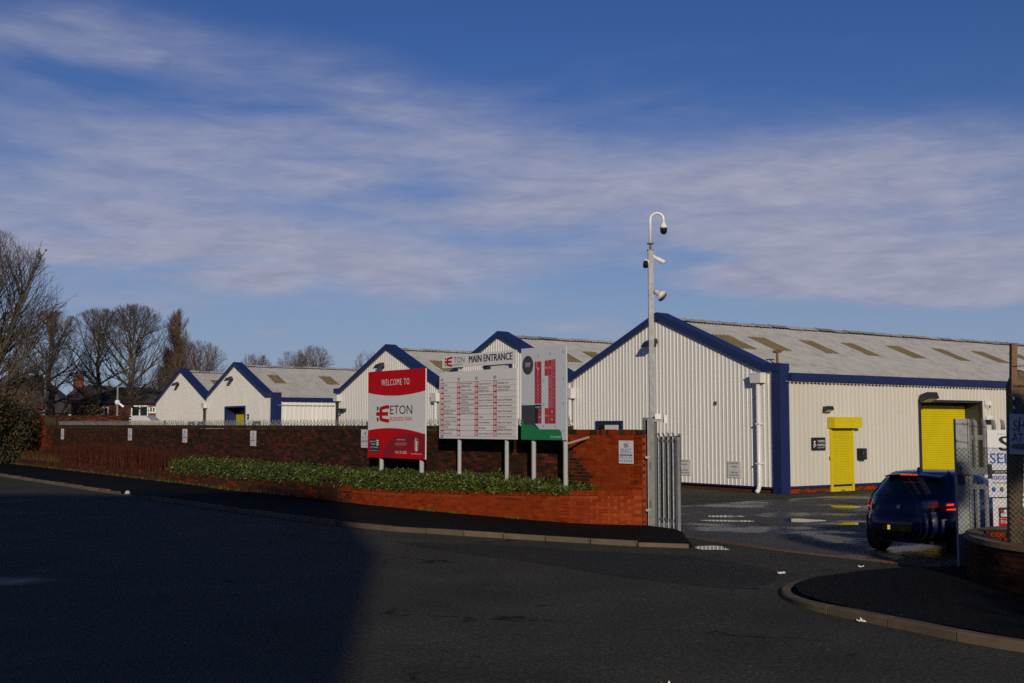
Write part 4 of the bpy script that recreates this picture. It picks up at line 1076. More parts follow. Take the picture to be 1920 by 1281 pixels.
# security notices on the tall wall
def notice(s0, z0, wd, ht, label, big=False, group='security notices on the brick wall', base=None, name='security_notice', parent=None, tilt=0):
    fn = base or (lambda a, b, o=0.0: F(s0 - a, (.03 if s0 < 1 else .006) + o, z0 + b))
    t = thing(name, fn(wd / 2, 0, 0), label, 'sign', group)
    mb = MB(); mb.box(lambda a, b, c: fn(a, c, b), 0, wd, 0, .006, 0, ht, M_sign_white); mb.build('plate', t)
    mb = MB(); k_ = ht / .5; o_ = .009
    def T(body, y, c_, m, w=None, bold=.004, a=None, al='C'): text(mb, fn, body, wd * (.5 if a is None else a), ht * y, ht * c_, m, wd * w if w else None, bold, al, o_)
    # the double-S emblem: one grey-black, one blue
    if base: T('S', .69, .22, M_ink, .22, .03, .34); T('S', .70, .20, M_inkblue, .20, .03, .62); T('SELECT', .50, .155, M_inkblue, .92, .010)
    else: T('S', .70, .17, M_ink, .20, .035, .46); T('S', .715, .15, M_inkblue, .17, .03, .60); T('SELECT', .525, .125, M_inkblue, .74, .012); T('SECURITY SERVICES', .45, .045, M_inkgrey, .76, .004)
    rect(mb, fn, wd * .07, wd * .93, ht * .345, ht * .40, M_ink, o_); text(mb, fn, 'PROTECTING YOUR PROPERTY', wd * .5, ht * .36, ht * .025, M_sign_white, wd * .75, .002, 'C', o_ + .003)
    T('0800 731 1300', .255, .062, M_inkblue, .86, .008); T('www.selectsecurity.co.uk', .195, .04, M_inkgrey, .86, .003)
    T('0161 PROTECTED', .93, .018, M_inkgrey, .6, .001)
    for i, m in enumerate((M_inkblue, M_inkgrey, M_inkred, M_inkgrey, M_ink, M_inkgrey)): rect(mb, fn, wd * (.06 + .155 * i), wd * (.13 + .155 * i), ht * .08, ht * .145, m, o_)
    mb.build('lettering', t, kind='stuff'); return t
notice(.61, 1.40, .45, .49, 'white security notice on the orange brickwork beside the steel gate post', True)
notice(18.98, 1.53, .45, .51, 'white security notice fully in view on the dark wall, nearest the red board')
notice(24.96, 1.58, .45, .51, 'white security notice on the dark wall, third from the far brick end block')
notice(30.92, 1.60, .45, .50, 'white security notice on the dark wall, second from the far brick end block')
notice(40.25, 1.56, .45, .51, 'white security notice nearest the far brick end block')
notice(11.55, 1.58, .45, .51, 'white security notice mostly hidden behind the edge of the red welcome board')

# ================================================================== GATE, POLE
def pale_mesh(h, m=M_galv):
    mb = MB(); pr = [(-.036, .0), (-.022, .020), (-.006, .008), (.006, .008), (.022, .020), (.036, .0)]
    vs = [(x, -y, 0) for x, y in pr] + [(x, -y, h - .10) for x, y in pr] + [(x * .9, -y + .03, h - .03) for x, y in pr]
    fs = []
    for r in (0, 6):
        for i in range(5): fs.append((r + i, r + i + 1, r + 7 + i, r + 6 + i))
    vs += [(-.03, .045, h), (0, .03, h + .02), (.03, .045, h)]
    fs += [(12, 13, 18), (14, 15, 19), (16, 17, 20)]
    # back face thickness
    n = len(vs); vs += [(x, -y + .004, z) for x, y, z in [(p[0], -p[1], p[2]) for p in vs[:12]]]
    for i in range(5): fs.append((n + i + 1, n + i, n + 6 + i, n + 7 + i))
    me = bpy.data.meshes.new('pale'); me.from_pydata(vs, [], fs); me.materials.append(m); return me
PALE = pale_mesh(2.02, mat('bright_galvanised', (.28, .285, .29), .5, metal=.1, var=.3, vscale=14)); PALE_UP = pale_mesh(.82); PALE_LOW = pale_mesh(1.14)
gp = thing('gate_post', (2.95, 24.42, 0), 'galvanised steel gate post at the end of the orange brick wall', 'gate post')
mb = MB(); mb.box(world_fn, 2.865, 2.995, 24.33, 24.345, 0, 2.36, M_galvdull); mb.box(world_fn, 2.865, 2.995, 24.465, 24.48, 0, 2.36, M_galvdull); mb.box(world_fn, 2.924, 2.938, 24.3451, 24.4649, 0, 2.36, M_galvdull); mb.box(world_fn, 2.85, 2.8649, 24.31, 24.40, 0, 2.36, M_galv); mb.box(world_fn, 2.9951, 3.045, 24.33, 24.50, 0, 2.27, M_dark); mb.build('column', gp)
mb = MB()
for z in (.42, 1.52): mb.box(world_fn, 2.80, 2.90, 24.295, 24.309, z, z + .05, M_galv)
mb.build('fixing_lug', gp)
mb = MB()
for z in (.50, 1.30): mb.box(world_fn, 2.885, 2.925, 24.315, 24.329, z, z + .14, M_black)
mb.build('hinge', gp)
mb = MB(); mb.box(world_fn, 2.78, 2.98, 24.51, 24.62, 2.10, 2.38, M_dark); mb.box(world_fn, 3.0, 3.24, 24.40, 24.47, 2.29, 2.345, M_galv); mb.box(world_fn, 3.02, 3.13, 24.36, 24.399, 2.345, 2.46, M_offwhite); mb.box(world_fn, 3.20, 3.26, 24.3, 24.37, 2.26, 2.43, M_offwhite); mb.build('gate_sensor', gp)
pn = thing('palisade_fence', (3.2, 23.95, 0), 'short galvanised palisade fence turned towards the road beside the gate post', 'fence')
A, B = Vector((3.05, 24.26, 0)), Vector((3.36, 23.62, 0)); dv = (B - A).normalized(); ya = math.atan2(dv.y, dv.x); nv = Vector((dv.y, -dv.x, 0))
fp = lambda a, b, c: tuple(A + dv * a + nv * b + Vector((0, 0, c)))
Lp = (B - A).length
for z in (.24, 1.86): mb = MB(); mb.box(fp, 0, Lp, -.03, .0, z, z + .06, M_galvdull); mb.build('rail', pn)
for i in range(4): piece('pale', PALE, pn, fp(.07 + i * .18, .004, .06), ya + math.pi)
mb = MB(); mb.box(fp, Lp - .01, Lp + .07, -.04, .03, .02, 1.98, M_galv); mb.build('stile', pn)
gl = thing('shade_sheet_gate', (3.5, 26, 0), 'open steel gate leaf with dark sheets for shade, swung in behind the gate post', 'gate')
A2, B2 = Vector((3.07, 24.75, 0)), Vector((4.02, 27.75, 0)); dv2 = (B2 - A2).normalized(); nv2 = Vector((dv2.y, -dv2.x, 0)); L2 = (B2 - A2).length
fq = lambda a, b, c: tuple(A2 + dv2 * a + nv2 * b + Vector((0, 0, c)))
for z in (.22, 1.10, 1.84): mb = MB(); mb.box(fq, .061, L2 - .061, -.025, .025, z, z + .06, M_galvdull); mb.build('rail', gl)
mb = MB(); mb.box(fq, 0, .06, -.03, .03, .08, 2.3, M_galvdull); mb.build('stile', gl); mb = MB(); mb.box(fq, L2 - .06, L2, -.03, .03, .08, 2.02, M_galvdull); mb.build('stile', gl)
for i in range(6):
    a = .065 + i * (L2 - .13) / 6; mb = MB(); mb.box(fq, a, a + (L2 - .13) / 6 - .006, .026, .034, .10, 1.97, mat('shade_sheet', (.020, .015, .012), .7, spec=.15)); mb.build('sheet', gl)  # dark sheets added in place of the shade on the gate leaf
# camera column
cc = thing('camera_column', (2.99, 24.66, 0), 'tall square steel column carrying cameras and a horn loudspeaker by the entrance', 'camera pole')
mb = MB(); mb.box(world_fn, 2.936, 3.044, 24.606, 24.714, 0, 5.98, M_galv); mb.box(world_fn, 2.92, 3.06, 24.59, 24.73, 5.981, 6.0, M_galvdull); mb.build('column', cc)
mb = MB(); cx, cy = 2.99, 24.66; mb.tube([(cx, cy, 6.0), (cx, cy, 6.12)], .025, 8, M_galvdull); mb.tube([(cx, cy, 6.12), (cx, cy, 6.14)], .075, 10, M_galvdull)
arc = [(cx, cy, 6.14), (cx, cy, 6.65)] + [(cx + .14 - .14 * math.cos(t), cy - .03 * (1 - math.cos(t)), 6.65 + .14 * math.sin(t)) for t in [math.pi * i / 10 for i in range(1, 11)]] + [(cx + .28, cy - .06, 6.56)]
mb.tube(arc, .030, 10, M_white); mb.build('gooseneck', cc, smooth=True)
mb = MB(); mb.lathe((cx + .28, cy - .06, 6.60), (0, 0, -1), [(0, .03), (.03, .036), (.06, .06), (.10, .075), (.145, .078)], 16, M_white); dc = mb.build('dome_camera', cc, smooth=True)
mb = MB(); mb.lathe((cx + .28, cy - .06, 6.455), (0, 0, -1), [(0, .078), (.03, .079), (.09, .072), (.125, .045), (.135, .01)], 16, M_glassdark); mb.build('dome', dc, smooth=True)
mb = MB(); mb.tube([(3.044, 24.64, 5.86), (3.10, 24.6, 5.80)], .035, 8, M_white); d_ = Vector((.17, -.06, -.10)).normalized(); p_ = Vector((3.08, 24.60, 5.815))
mb.tube([p_, p_ + d_ * .06, p_ + d_ * .23, p_ + d_ * .24], [.035, .048, .048, .04], 12, M_white); bc = mb.build('bullet_camera', cc)
mb = MB(); mb.tube([(2.936, 24.64, 5.72), (2.89, 24.62, 5.72)], .05, 8, M_white); d_ = Vector((-.02, -.10, -.12)).normalized(); p_ = Vector((2.885, 24.63, 5.75)); mb.tube([p_, p_ + d_ * .17], .052, 12, M_offwhite); mb.tube([p_ + d_ * .05, p_ + d_ * .18], .056, 12, M_black); mb.build('bullet_camera', cc)
mb = MB(); d_ = Vector((.115, -.10, -.10)).normalized(); p_ = Vector((3.07, 24.62, 5.10)); mb.tube([p_, p_ + d_ * .06, p_ + d_ * .15, p_ + d_ * .22, p_ + d_ * .235], [.045, .05, .075, .125, .13], 18, M_offwhite); hn = mb.build('horn_loudspeaker', cc, smooth=True)
mb = MB(); mb.box(world_fn, 3.045, 3.13, 24.58, 24.60, 5.02, 5.05, M_rust); mb.tube([(3.044, 24.62, 5.05), (3.09, 24.61, 5.09)], .02, 6, M_dark); mb.build('bracket', hn)
# right-hand gate leaf, its post
gp2 = thing('gate_post', (6.85, 17.6, 0), 'wide galvanised gate post standing in front of the blue car', 'gate post')
mb = MB(); mb.box(world_fn, 6.76, 6.935, 17.60, 17.69, 0, 2.31, M_galv); mb.box(world_fn, 6.936, 6.955, 17.58, 17.70, 0, 2.31, M_galv); mb.build('column', gp2)
mb = MB(); mb.box(world_fn, 6.74, 6.95, 17.565, 17.599, 1.46, 1.66, M_galvdull); mb.box(world_fn, 6.73, 6.99, 17.55, 17.564, 1.455, 1.475, M_rust); mb.box(world_fn, 6.78, 6.86, 17.55, 17.564, 1.32, 1.45, M_dark); mb.build('lock_case', gp2)
gl2 = thing('palisade_gate', (8, 17.75, 0), 'two tier galvanised palisade gate leaf behind the low curved wall', 'gate')
A3 = Vector((6.97, 17.68, 0)); dv3 = Vector((.985, .17, 0)).normalized(); nv3 = Vector((dv3.y, -dv3.x, 0)); fr3 = lambda a, b, c: tuple(A3 + dv3 * a + nv3 * b + Vector((0, 0, c)))
for z in (.25, 1.24, 1.50, 1.99): mb = MB(); mb.box(fr3, .061, 3.1, -.03, .0, z, z + .07, M_galvdull); mb.build('rail', gl2)
mb = MB(); mb.box(fr3, 0, .06, -.05, .01, .1, 2.30, M_galvdull); mb.build('stile', gl2)
for i in range(20):
    a = .13 + i * .155
    piece('pale', PALE_UP, gl2, fr3(a, .004, 1.50), math.atan2(dv3.y, dv3.x)); piece('pale', PALE_LOW, gl2, fr3(a, .004, .2), math.atan2(dv3.y, dv3.x))
mb = MB(); mb.box(fr3, .0, .36, .01, .03, 1.46, 1.56, M_galvdull); mb.box(fr3, .30, .36, .03, .05, 1.40, 1.62, M_dark); mb.build('slide_bolt', gl2)
fs3 = lambda a, b, o=0.0: tuple(A3 + dv3 * (.30 + a) + nv3 * (.035 + o) + Vector((0, 0, 1.12 + b)))
notice(0, 0, .86, 1.02, 'large white security board fixed to the two tier palisade gate', True, None, fs3, 'security_board')
fs4 = lambda a, b, o=0.0: tuple(A3 + dv3 * (.36 + a) + nv3 * (.036 + o) + Vector((0, 0, .30 + b)))
lbn = thing('site_board', fs4(.3, 0), 'white board with a small red and navy logo below the large security board', 'sign')
mb = MB(); mb.box(lambda a, b, c: fs4(a, c, b), 0, .75, 0, .006, 0, .80, M_sign_white); mb.build('plate', lbn)
mb = MB(); rect(mb, fs4, .09, .52, .50, .66, M_charcoal, .009); rect(mb, fs4, .13, .175, .575, .625, M_inkred, .012); rect(mb, fs4, .18, .225, .575, .625, M_sign_white, .012); rect(mb, fs4, .13, .175, .52, .57, M_sign_white, .012); rect(mb, fs4, .18, .225, .52, .57, M_sign_white, .012)
text(mb, fs4, 's', .25, .53, .05, M_sign_white, .03, .006, 'L', .012); rect(mb, fs4, .09, .52, .34, .495, M_sign_red, .009); text(mb, fs4, '0161', .12, .42, .055, M_sign_white, .13, .006, 'L', .012); text(mb, fs4, 'security', .12, .36, .03, M_sign_white, .13, .003, 'L', .012)
mb.build('lettering', lbn, kind='stuff')
# low curved wall at the near corner
cw_ = thing('curved_wall', (6.3, 15.6, 0), 'low curved brick wall with smooth coping at the entrance corner', 'wall')
CW = smooth_path([(8.6, 18.15), (7.4, 17.62), (6.66, 17.0), (6.36, 16.2), (6.27, 15.46), (6.36, 14.8), (6.60, 14.25), (7.2, 13.65), (8.6, 13.2), (11.5, 12.9)], 10)
acc = [0]
for a, b in zip(CW, CW[1:]): acc.append(acc[-1] + math.hypot(b[0] - a[0], b[1] - a[1]))
def cwp(t):
    for i in range(len(acc) - 1):
        if t <= acc[i + 1] or i == len(acc) - 2:
            k_ = (t - acc[i]) / (acc[i + 1] - acc[i]); a, b = CW[i], CW[i + 1]
            yaw = math.atan2(b[1] - a[1], b[0] - a[0]); return a[0] + (b[0] - a[0]) * k_, a[1] + (b[1] - a[1]) * k_, yaw
items = []; tot_ = acc[-1]
for c in range(7):
    t = .11 + (.11 if c % 2 else 0)
    while t < tot_ - .1:
        x, y, yaw = cwp(t); z = .10 + c * .0745 + .034
        for side, dd in ((1, .055), (-1, .185)):
            items.append((x - math.sin(yaw) * dd, y + math.cos(yaw) * dd, z, yaw, 1, R1.choice((7, 8, 8, 3, 4))))
        t += .2245
front = [b for i, b in enumerate(items) if i % 2 == 0]; backs = [b for i, b in enumerate(items) if i % 2]
lay_bricks(front, cw_, 240, BM, ALLB, (.214, .10, .064)); lay_bricks(backs, cw_, 0, BM, ALLB, (.214, .10, .064))
mc = MB(); cc_ = MB(); n = 48
for i in range(n):
    q = []
    for t in (tot_ * i / n, tot_ * (i + 1) / n):
        x, y, yaw = cwp(t); q.append((x, y, yaw))
    def ring(off, z, e): x, y, yaw = q[e]; return (x - math.sin(yaw) * off, y + math.cos(yaw) * off, z)
    mc.hexa([ring(.018, .05, 0), ring(.018, .05, 1), ring(.222, .05, 1), ring(.222, .05, 0), ring(.018, .622, 0), ring(.018, .622, 1), ring(.222, .622, 1), ring(.222, .622, 0)], M_mortar_d)
    cc_.hexa([ring(-.02, .623, 0), ring(-.02, .623, 1), ring(.26, .623, 1), ring(.26, .623, 0), ring(0.0, .69, 0), ring(0.0, .69, 1), ring(.24, .69, 1), ring(.24, .69, 0)], mat('brown_coping', (.13, .075, .038), .9, var=.3, vscale=5, bump=.4, bscale=50))
mc.build('mortar_core', cw_); cc_.build('coping', cw_)
bp_ = thing('brick_pier', (7.0, 16.9, 0), 'short orange brick pier inside the curve of the low wall', 'pier')
items = []
for c in range(8):
    for j in range(2): items.append((6.86 + .224 * j + (.06 if c % 2 else 0) - .0, 16.62, .10 + c * .0745 + .034, 0, 1 if j == 0 else .8, R1.choice((0, 2, 2))))
lay_bricks(items, bp_, 60, BM, ALLB, (.214, .10, .064))
mb = MB(); mb.box(world_fn, 6.77, 7.2, 16.60, 16.9, .05, .70, M_mortar_d); mb.build('core', bp_)
# chain-link fence, its stained post, graffiti sheet
fpst = thing('fence_post', (6.60, 15.2, .1), 'thick brown stained concrete fence post with a rounded head', 'post')
mb = MB(); mb.tube([(6.56, 15.2, .1), (6.585, 15.2, 1.2), (6.63, 15.2, 2.2), (6.67, 15.2, 2.72), (6.70, 15.2, 2.86), (6.72, 15.2, 2.93)], [.095, .098, .118, .145, .115, .04], 14, M_postbrown); mb.build('shaft', fpst, smooth=True)
mb = MB(); mb.box(lambda a, b, c: (6.50 + a + (c - 2.35) * .035, 15.02 + b, c), 0, .075, 0, .012, 2.33, 3.28, M_rust); mb.box(lambda a, b, c: (6.50 + a + (c - 2.35) * .035, 15.033 + b, c), 0, .012, 0, .06, 2.33, 3.28, M_rust); arm = mb.build('extension_arm', fpst)
mb = MB()
for z in (2.42, 2.54): mb.box(lambda a, b, c: (6.52 + a, 15.012 + b, z + c), 0, .03, 0, .008, 0, .04, M_offwhite)
mb.box(world_fn, 6.545, 6.63, 15.0, 15.06, 2.32, 2.62, M_dark); mb.build('clamp', fpst)
cf = thing('chain_link_fence', (7.3, 15.0, .6), 'diamond mesh fence strung from the brown concrete post', 'fence')
mb = MB(); dx = .07; x0, x1, z0, z1 = 6.44, 8.4, .69, 2.62
def cf_p(x, z): return (x, 15.02 - .02 * (x - 6.4), z)
k_ = int((x1 - x0 + z1 - z0) / dx)
for i in range(k_ + 1):
    for sgn in (1, -1):
        o = i * dx
        if sgn > 0: a = (x0 + o, z0) if o <= x1 - x0 else (x1, z0 + o - (x1 - x0)); b = (x0, z0 + o) if o <= z1 - z0 else (x0 + o - (z1 - z0), z1)
        else: a = (x1 - o, z0) if o <= x1 - x0 else (x0, z0 + o - (x1 - x0)); b = (x1, z0 + o) if o <= z1 - z0 else (x1 - o + (z1 - z0), z1)
        mb.tube([cf_p(*a), cf_p(*b)], .0042, 3, M_wire, False)
mb.build('mesh', cf)
mb = MB(); rb_ = random.Random(4)
for z, sag in ((2.98, .02), (2.72, .10)):
    pt = [(6.53 + t * 1.9, 15.0, z + sag * math.sin(t * 9) * .3 - sag * t) for t in [i / 14 for i in range(15)]]
    mb.tube(pt, .006, 4, M_rust)
    for q in range(24):
        t = rb_.random(); p_ = Vector((6.53 + t * 1.9, 15.0, z + sag * math.sin(t * 9) * .3 - sag * t)); d_ = Vector((rb_.gauss(0, 1), rb_.gauss(0, 1), rb_.gauss(0, 1))).normalized() * .03; mb.tube([p_ - d_, p_ + d_], .004, 3, M_rust, False)
mb.build('barbed_wire', cf)
gs_ = lambda a, b, o=0.0: (6.43 + a + b * .03, 14.96 - o, 1.84 + b - a * .03)
gt = thing('graffiti_sheet', gs_(.2, 0), 'pale sheet with scrawled black letters hung on the diamond mesh', 'sign')
mb = MB(); mb.box(lambda a, b, c: gs_(a, c, b), 0, .62, 0, .008, 0, .52, mat('shade_toned_sheet', (.30, .32, .42), .7, var=.1, vscale=6)); mb.build('sheet', gt)  # bluish shade is partly put into the sheet's base colour
mb = MB()
text(mb, lambda a, b, o: gs_(a, b + a * .05, o), 'SHARK', .045, .30, .135, M_ink, .44, 0, 'L', .012); text(mb, lambda a, b, o: gs_(a, b - a * .02, o), 'ATTACK', .03, .165, .11, M_ink, .46, 0, 'L', .0125)
for a, b in (((.11, .28), (.13, .48)), ((.36, .20), (.44, .06)), ((.30, .46), (.37, .36))): mb.quad(gs_(a[0], a[1], .012), gs_(a[0] + .014, a[1], .012), gs_(b[0] + .008, b[1], .012), gs_(b[0], b[1], .012), M_ink)
disc(mb, gs_, .16, .10, .14, .04, M_charcoal, .012, 24); mb.build('scrawl', gt)

# ================================================================== CAR
H_AZ = rad(46.0); hv = Vector((math.sin(H_AZ), math.cos(H_AZ), 0)); lv = Vector((-math.cos(H_AZ), math.sin(H_AZ), 0))
CO = Vector((7.10, 20.2, 0)) - hv * .78            # rear bumper, on the ground
def car_p(x, y, z): return tuple(CO + hv * x + lv * y + Vector((0, 0, z)))
SLC = [(.26, .40, 4.02, .50, 4), (.30, .15, 4.16, .57, 4), (.36, .05, 4.26, .66, 4), (.42, .02, 4.30, .80, 4), (.48, .0, 4.31, .872, 3.9), (.58, .0, 4.32, .884, 3.8), (.66, .02, 4.31, .886, 3.8), (.76, .07, 4.27, .882, 3.7), (.84, .09, 4.12, .874, 3.7), (.92, .12, 3.80, .856, 3.6), (.985, .16, 3.22, .828, 3.6),
       (1.03, .215, 3.04, .802, 3.6), (1.12, .31, 2.86, .755, 3.6), (1.22, .42, 2.66, .70, 3.6), (1.31, .52, 2.45, .64, 3.5), (1.365, .56, 2.30, .585, 3.3), (1.40, .64, 2.12, .51, 3), (1.418, .85, 1.95, .40, 2.8), (1.424, 1.08, 1.75, .24, 2.5)]
def slc(z):
    for a, b in zip(SLC, SLC[1:]):
        if z <= b[0]:
            t = (z - a[0]) / (b[0] - a[0]); return [a[i] + (b[i] - a[i]) * t for i in range(1, 5)]
    return list(SLC[-1][1:])
def surf(z, th, out=0.0):
    """th: 0 = front, pi = rear, pi/2 = nearside (left)"""
    xr, xf, w, n = slc(z); xc = xr + (xf - xr) * .42; c, s_ = math.cos(th), math.sin(th)
    ax = (xf - xc) if c > 0 else (xc - xr)
    if c > 0: n = n * .75
    r = (abs(c) ** n + abs(s_) ** n) ** (-1 / n)
    # bow the tail
    x, y = xc + ax * r * c, w * r * s_
    if c < 0: x += -.05 + .11 * (abs(y) / w) ** 2.2 * (1 if x < xr + .25 else 0)
    d = Vector((c, s_, 0)).normalized() * out
    return x + d.x, y + d.y, z
def ths(n): 
    out = []
    for i in range(n): out.append(2 * math.pi * i / n)
    return out
NT = 96
zs = []
for a, b in zip(SLC, SLC[1:]):
    k_ = max(1, int((b[0] - a[0]) / .035)); zs += [a[0] + (b[0] - a[0]) * i / k_ for i in range(k_)]
zs.append(SLC[-1][0])
car = thing('car', car_p(2.1, 0, 0), 'dark blue hatchback turning into the yard with its brake lights lit', 'car')
mb = MB(); vs = [car_p(*surf(z, t)) for z in zs for t in ths(NT)]
fs = [(i * NT + j, i * NT + (j + 1) % NT, (i + 1) * NT + (j + 1) % NT, (i + 1) * NT + j) for i in range(len(zs) - 1) for j in range(NT)] + [tuple(range(NT))[::-1], tuple((len(zs) - 1) * NT + j for j in range(NT))]
mb.add(vs, fs, M_carblue); body = mb.build('body', car, smooth=True)
WH = [(.78, 1), (.78, -1), (3.47, 1), (3.47, -1)]
cut = MB()
for x, sd_ in WH: cut.lathe(car_p(x, sd_ * 1.0, .315), lv * -sd_, [(0, .355), (.42, .355)], 28, M_cartrim)
cutter = cut.build('wheel_arch_cutter')
md = body.modifiers.new('arches', 'BOOLEAN'); md.operation = 'DIFFERENCE'; md.object = cutter; md.solver = 'EXACT'
bpy.context.view_layer.update()
dg = bpy.context.evaluated_depsgraph_get()
nm = bpy.data.meshes.new_from_object(body.evaluated_get(dg)); body.modifiers.clear(); body.data = nm; nm.name = 'body'
bpy.data.objects.remove(cutter)
def patch(name, parent, z0, z1, t0, t1, m, out=.006, nz=5, nt=14, shape=None, smooth=True):
    mb = MB(); vs = []
    for i in range(nz + 1):
        z = z0 + (z1 - z0) * i / nz
        for j in range(nt + 1):
            a, b = (t0, t1) if shape is None else shape(i / nz)
            vs.append(car_p(*surf(z, a + (b - a) * j / nt, out)))
    mb.add(vs, [(i * (nt + 1) + j, i * (nt + 1) + j + 1, (i + 1) * (nt + 1) + j + 1, (i + 1) * (nt + 1) + j) for i in range(nz) for j in range(nt)], m)
    return mb.build(name, parent, smooth=smooth)
PI = math.pi
def th_at(z, y):                                    # angle on the tail where the half width is y
    lo, hi = PI / 2, PI
    for _ in range(40):
        md_ = (lo + hi) / 2
        if surf(z, md_)[1] > y: lo = md_
        else: hi = md_
    return lo
def tail(name, parent, z0, z1, y0, y1, m, out=.006, nz=5, nt=14, taper=0.0):
    def sh(t):
        z = z0 + (z1 - z0) * t; k_ = taper * t
        def th(y): a = th_at(z, abs(y)); return a if y >= 0 else 2 * PI - a
        return th(y1 - math.copysign(k_, y1)), th(y0 - math.copysign(k_, y0))
    return patch(name, parent, z0, z1, 0, 0, m, out, nz, nt, sh)
rw = tail('rear_window', car, 1.0, 1.325, -.66, .66, M_glassdark, .008, 8, 24, .13)
mb = MB(); mb.box(car_p, .235, .255, -.03, .03, .99, 1.01, M_black); mb.tube([car_p(.27, 0, 1.012), car_p(.26, -.38, 1.05)], .008, 5, M_black); mb.build('wiper', rw)
spl = MB()
for sg in (0,):
    vs = []
    for j in range(13):
        y = -.50 + 1.0 * j / 12; e = .09 * (abs(y) / .50) ** 2
        vs += [(.40 + e, y, 1.352 - e * .45), (.72, y, 1.38 - e * .5), (.74, y, 1.414 - e * .55), (.41 + e, y, 1.374 - e * .45)]
    spl.add([car_p(*v) for v in vs], [(j * 4 + i, (j + 1) * 4 + i, (j + 1) * 4 + (i + 1) % 4, j * 4 + (i + 1) % 4) for j in range(12) for i in range(4)] + [(0, 1, 2, 3), (51, 50, 49, 48)], M_carblue)
sl = spl.build('roof_spoiler', car, smooth=False)
mb = MB()
for i in range(7): mb.box(car_p, .392, .398, -.155 + i * .045, -.12 + i * .045, 1.355, 1.370, M_lamplit)
mb.build('high_brake_light', sl)
mb = MB(); q = [(-.0, 1.415), (.17, 1.42), (.16, 1.435), (.02, 1.475), (-.03, 1.49)]
mb.add([car_p(.80 - a * 1.0, .018, z) for a, z in [(-.11, 1.41), (.07, 1.41), (.05, 1.475), (.02, 1.485)]] + [car_p(.80 - a, -.018, z) for a, z in [(-.11, 1.41), (.07, 1.41), (.05, 1.475), (.02, 1.485)]], [(0, 1, 2, 3), (7, 6, 5, 4), (0, 4, 5, 1), (1, 5, 6, 2), (2, 6, 7, 3), (3, 7, 4, 0)], M_carblue); mb.build('roof_aerial', car)
for sd_ in (1, -1):
    tl = tail('tail_light', car, .775, .925, sd_ * .50, sd_ * .868, M_lamp, .010, 5, 14, .03)
    tail('bulb', tl, .872, .905, sd_ * .70, sd_ * .76, M_lamplit, .016, 2, 6); tail('bulb', tl, .80, .822, sd_ * .69, sd_ * .79, M_lamplit, .016, 2, 6)
    # side glass
    a0, a1 = (.14 * PI, .80 * PI)
    def sg_(t, sd_=sd_):
        z = 1.03 + (1.31 - 1.03) * t
        def th(x):
            best = min((abs(surf(z, PI * q / 200)[0] - x), PI * q / 200) for q in range(20, 180)); return best[1]
        u = th(3.0 - t * .62); v = th(.62 + t * .25); return (u, v) if sd_ > 0 else (-u, -v)
    sgl = patch('side_window', car, 1.03, 1.31, 0, 0, M_glassdark, .006, 5, 16, sg_)
    mb = MB(); yy = sd_ * .80; mb.tube([car_p(2.75, yy, 1.02), car_p(2.73, sd_ * .97, 1.04)], .03, 6, M_carblue); mb.tube([car_p(2.68, sd_ * .98, 1.06), car_p(2.86, sd_ * .98, 1.06)], [.085, .05], 8, M_carblue); mb.build('door_mirror', car)
    mb = MB(); mb.box(car_p, 1.35, 1.56, min(sd_ * .885, sd_ * .905), max(sd_ * .885, sd_ * .905), .86, .89, M_carblue); mb.build('door_handle', car)
patch('windscreen', car, 1.03, 1.33, -.16 * PI, .16 * PI, M_glassdark, .006, 5, 14)
tail('rear_bumper', car, .29, .44, -.50, .50, M_cartrim, .012, 4, 20)
mb = MB()
def tx(z, y, out=.01): return surf(z, th_at(z, abs(y)))[0] - out
mb.box(car_p, tx(.50, 0) - .02, tx(.50, 0) + .02, -.262, .262, .435, .55, M_plate); pl_ = mb.build('number_plate', car)
fpl = lambda a, b, o=0.0: car_p(tx(.50, 0) - .021 - o, .262 - a, .435 + b)
mb = MB(); rect(mb, fpl, .10, .15, .02, .095, M_plate_glow, .002); text(mb, fpl, 'E', .155, .02, .075, M_ink, .04, .01, 'L', .004); mb.build('plate_lit_patch', pl_)  # lit spot painted as a glowing patch on the plate face
fbd = lambda a, b, o=0.0: car_p(tx(.80, 0) - .006 - o, -a, .84 + b)
mb = MB(); disc(mb, fbd, 0, 0, .048, .048, M_chrome, .004, 24); disc(mb, fbd, 0, 0, .043, .043, M_ink, .006, 24)
for q in range(4): 
    t0 = q * 90; n = 6; pts = [fbd(0, 0, .008)] + [fbd(.028 * math.cos(rad(t0 + 90 * i / n)), .028 * math.sin(rad(t0 + 90 * i / n)), .008) for i in range(n + 1)]; mb.add(pts, [tuple(range(len(pts)))], M_inkcyan if q % 2 else M_sign_white)
mb.build('badge', car)
tail('panel_gap', car, .595, .603, -.80, .80, M_cartrim, .004, 1, 24)
for sd_ in (1, -1): tail('panel_gap', car, .605, .775, sd_ * .668, sd_ * .675, M_cartrim, .004, 4, 1)
tail('tailgate_handle', car, .655, .675, -.13, .13, M_cartrim, .006, 1, 6)
mb = MB(); mb.tube([car_p(.14, .42, .27), car_p(.5, .42, .27)], .035, 10, M_cartrim); mb.build('exhaust', car)
mb = MB(); mb.box(car_p, .5, 4.0, -.60, .60, .19, .249, M_cartrim); mb.build('underbody', car)
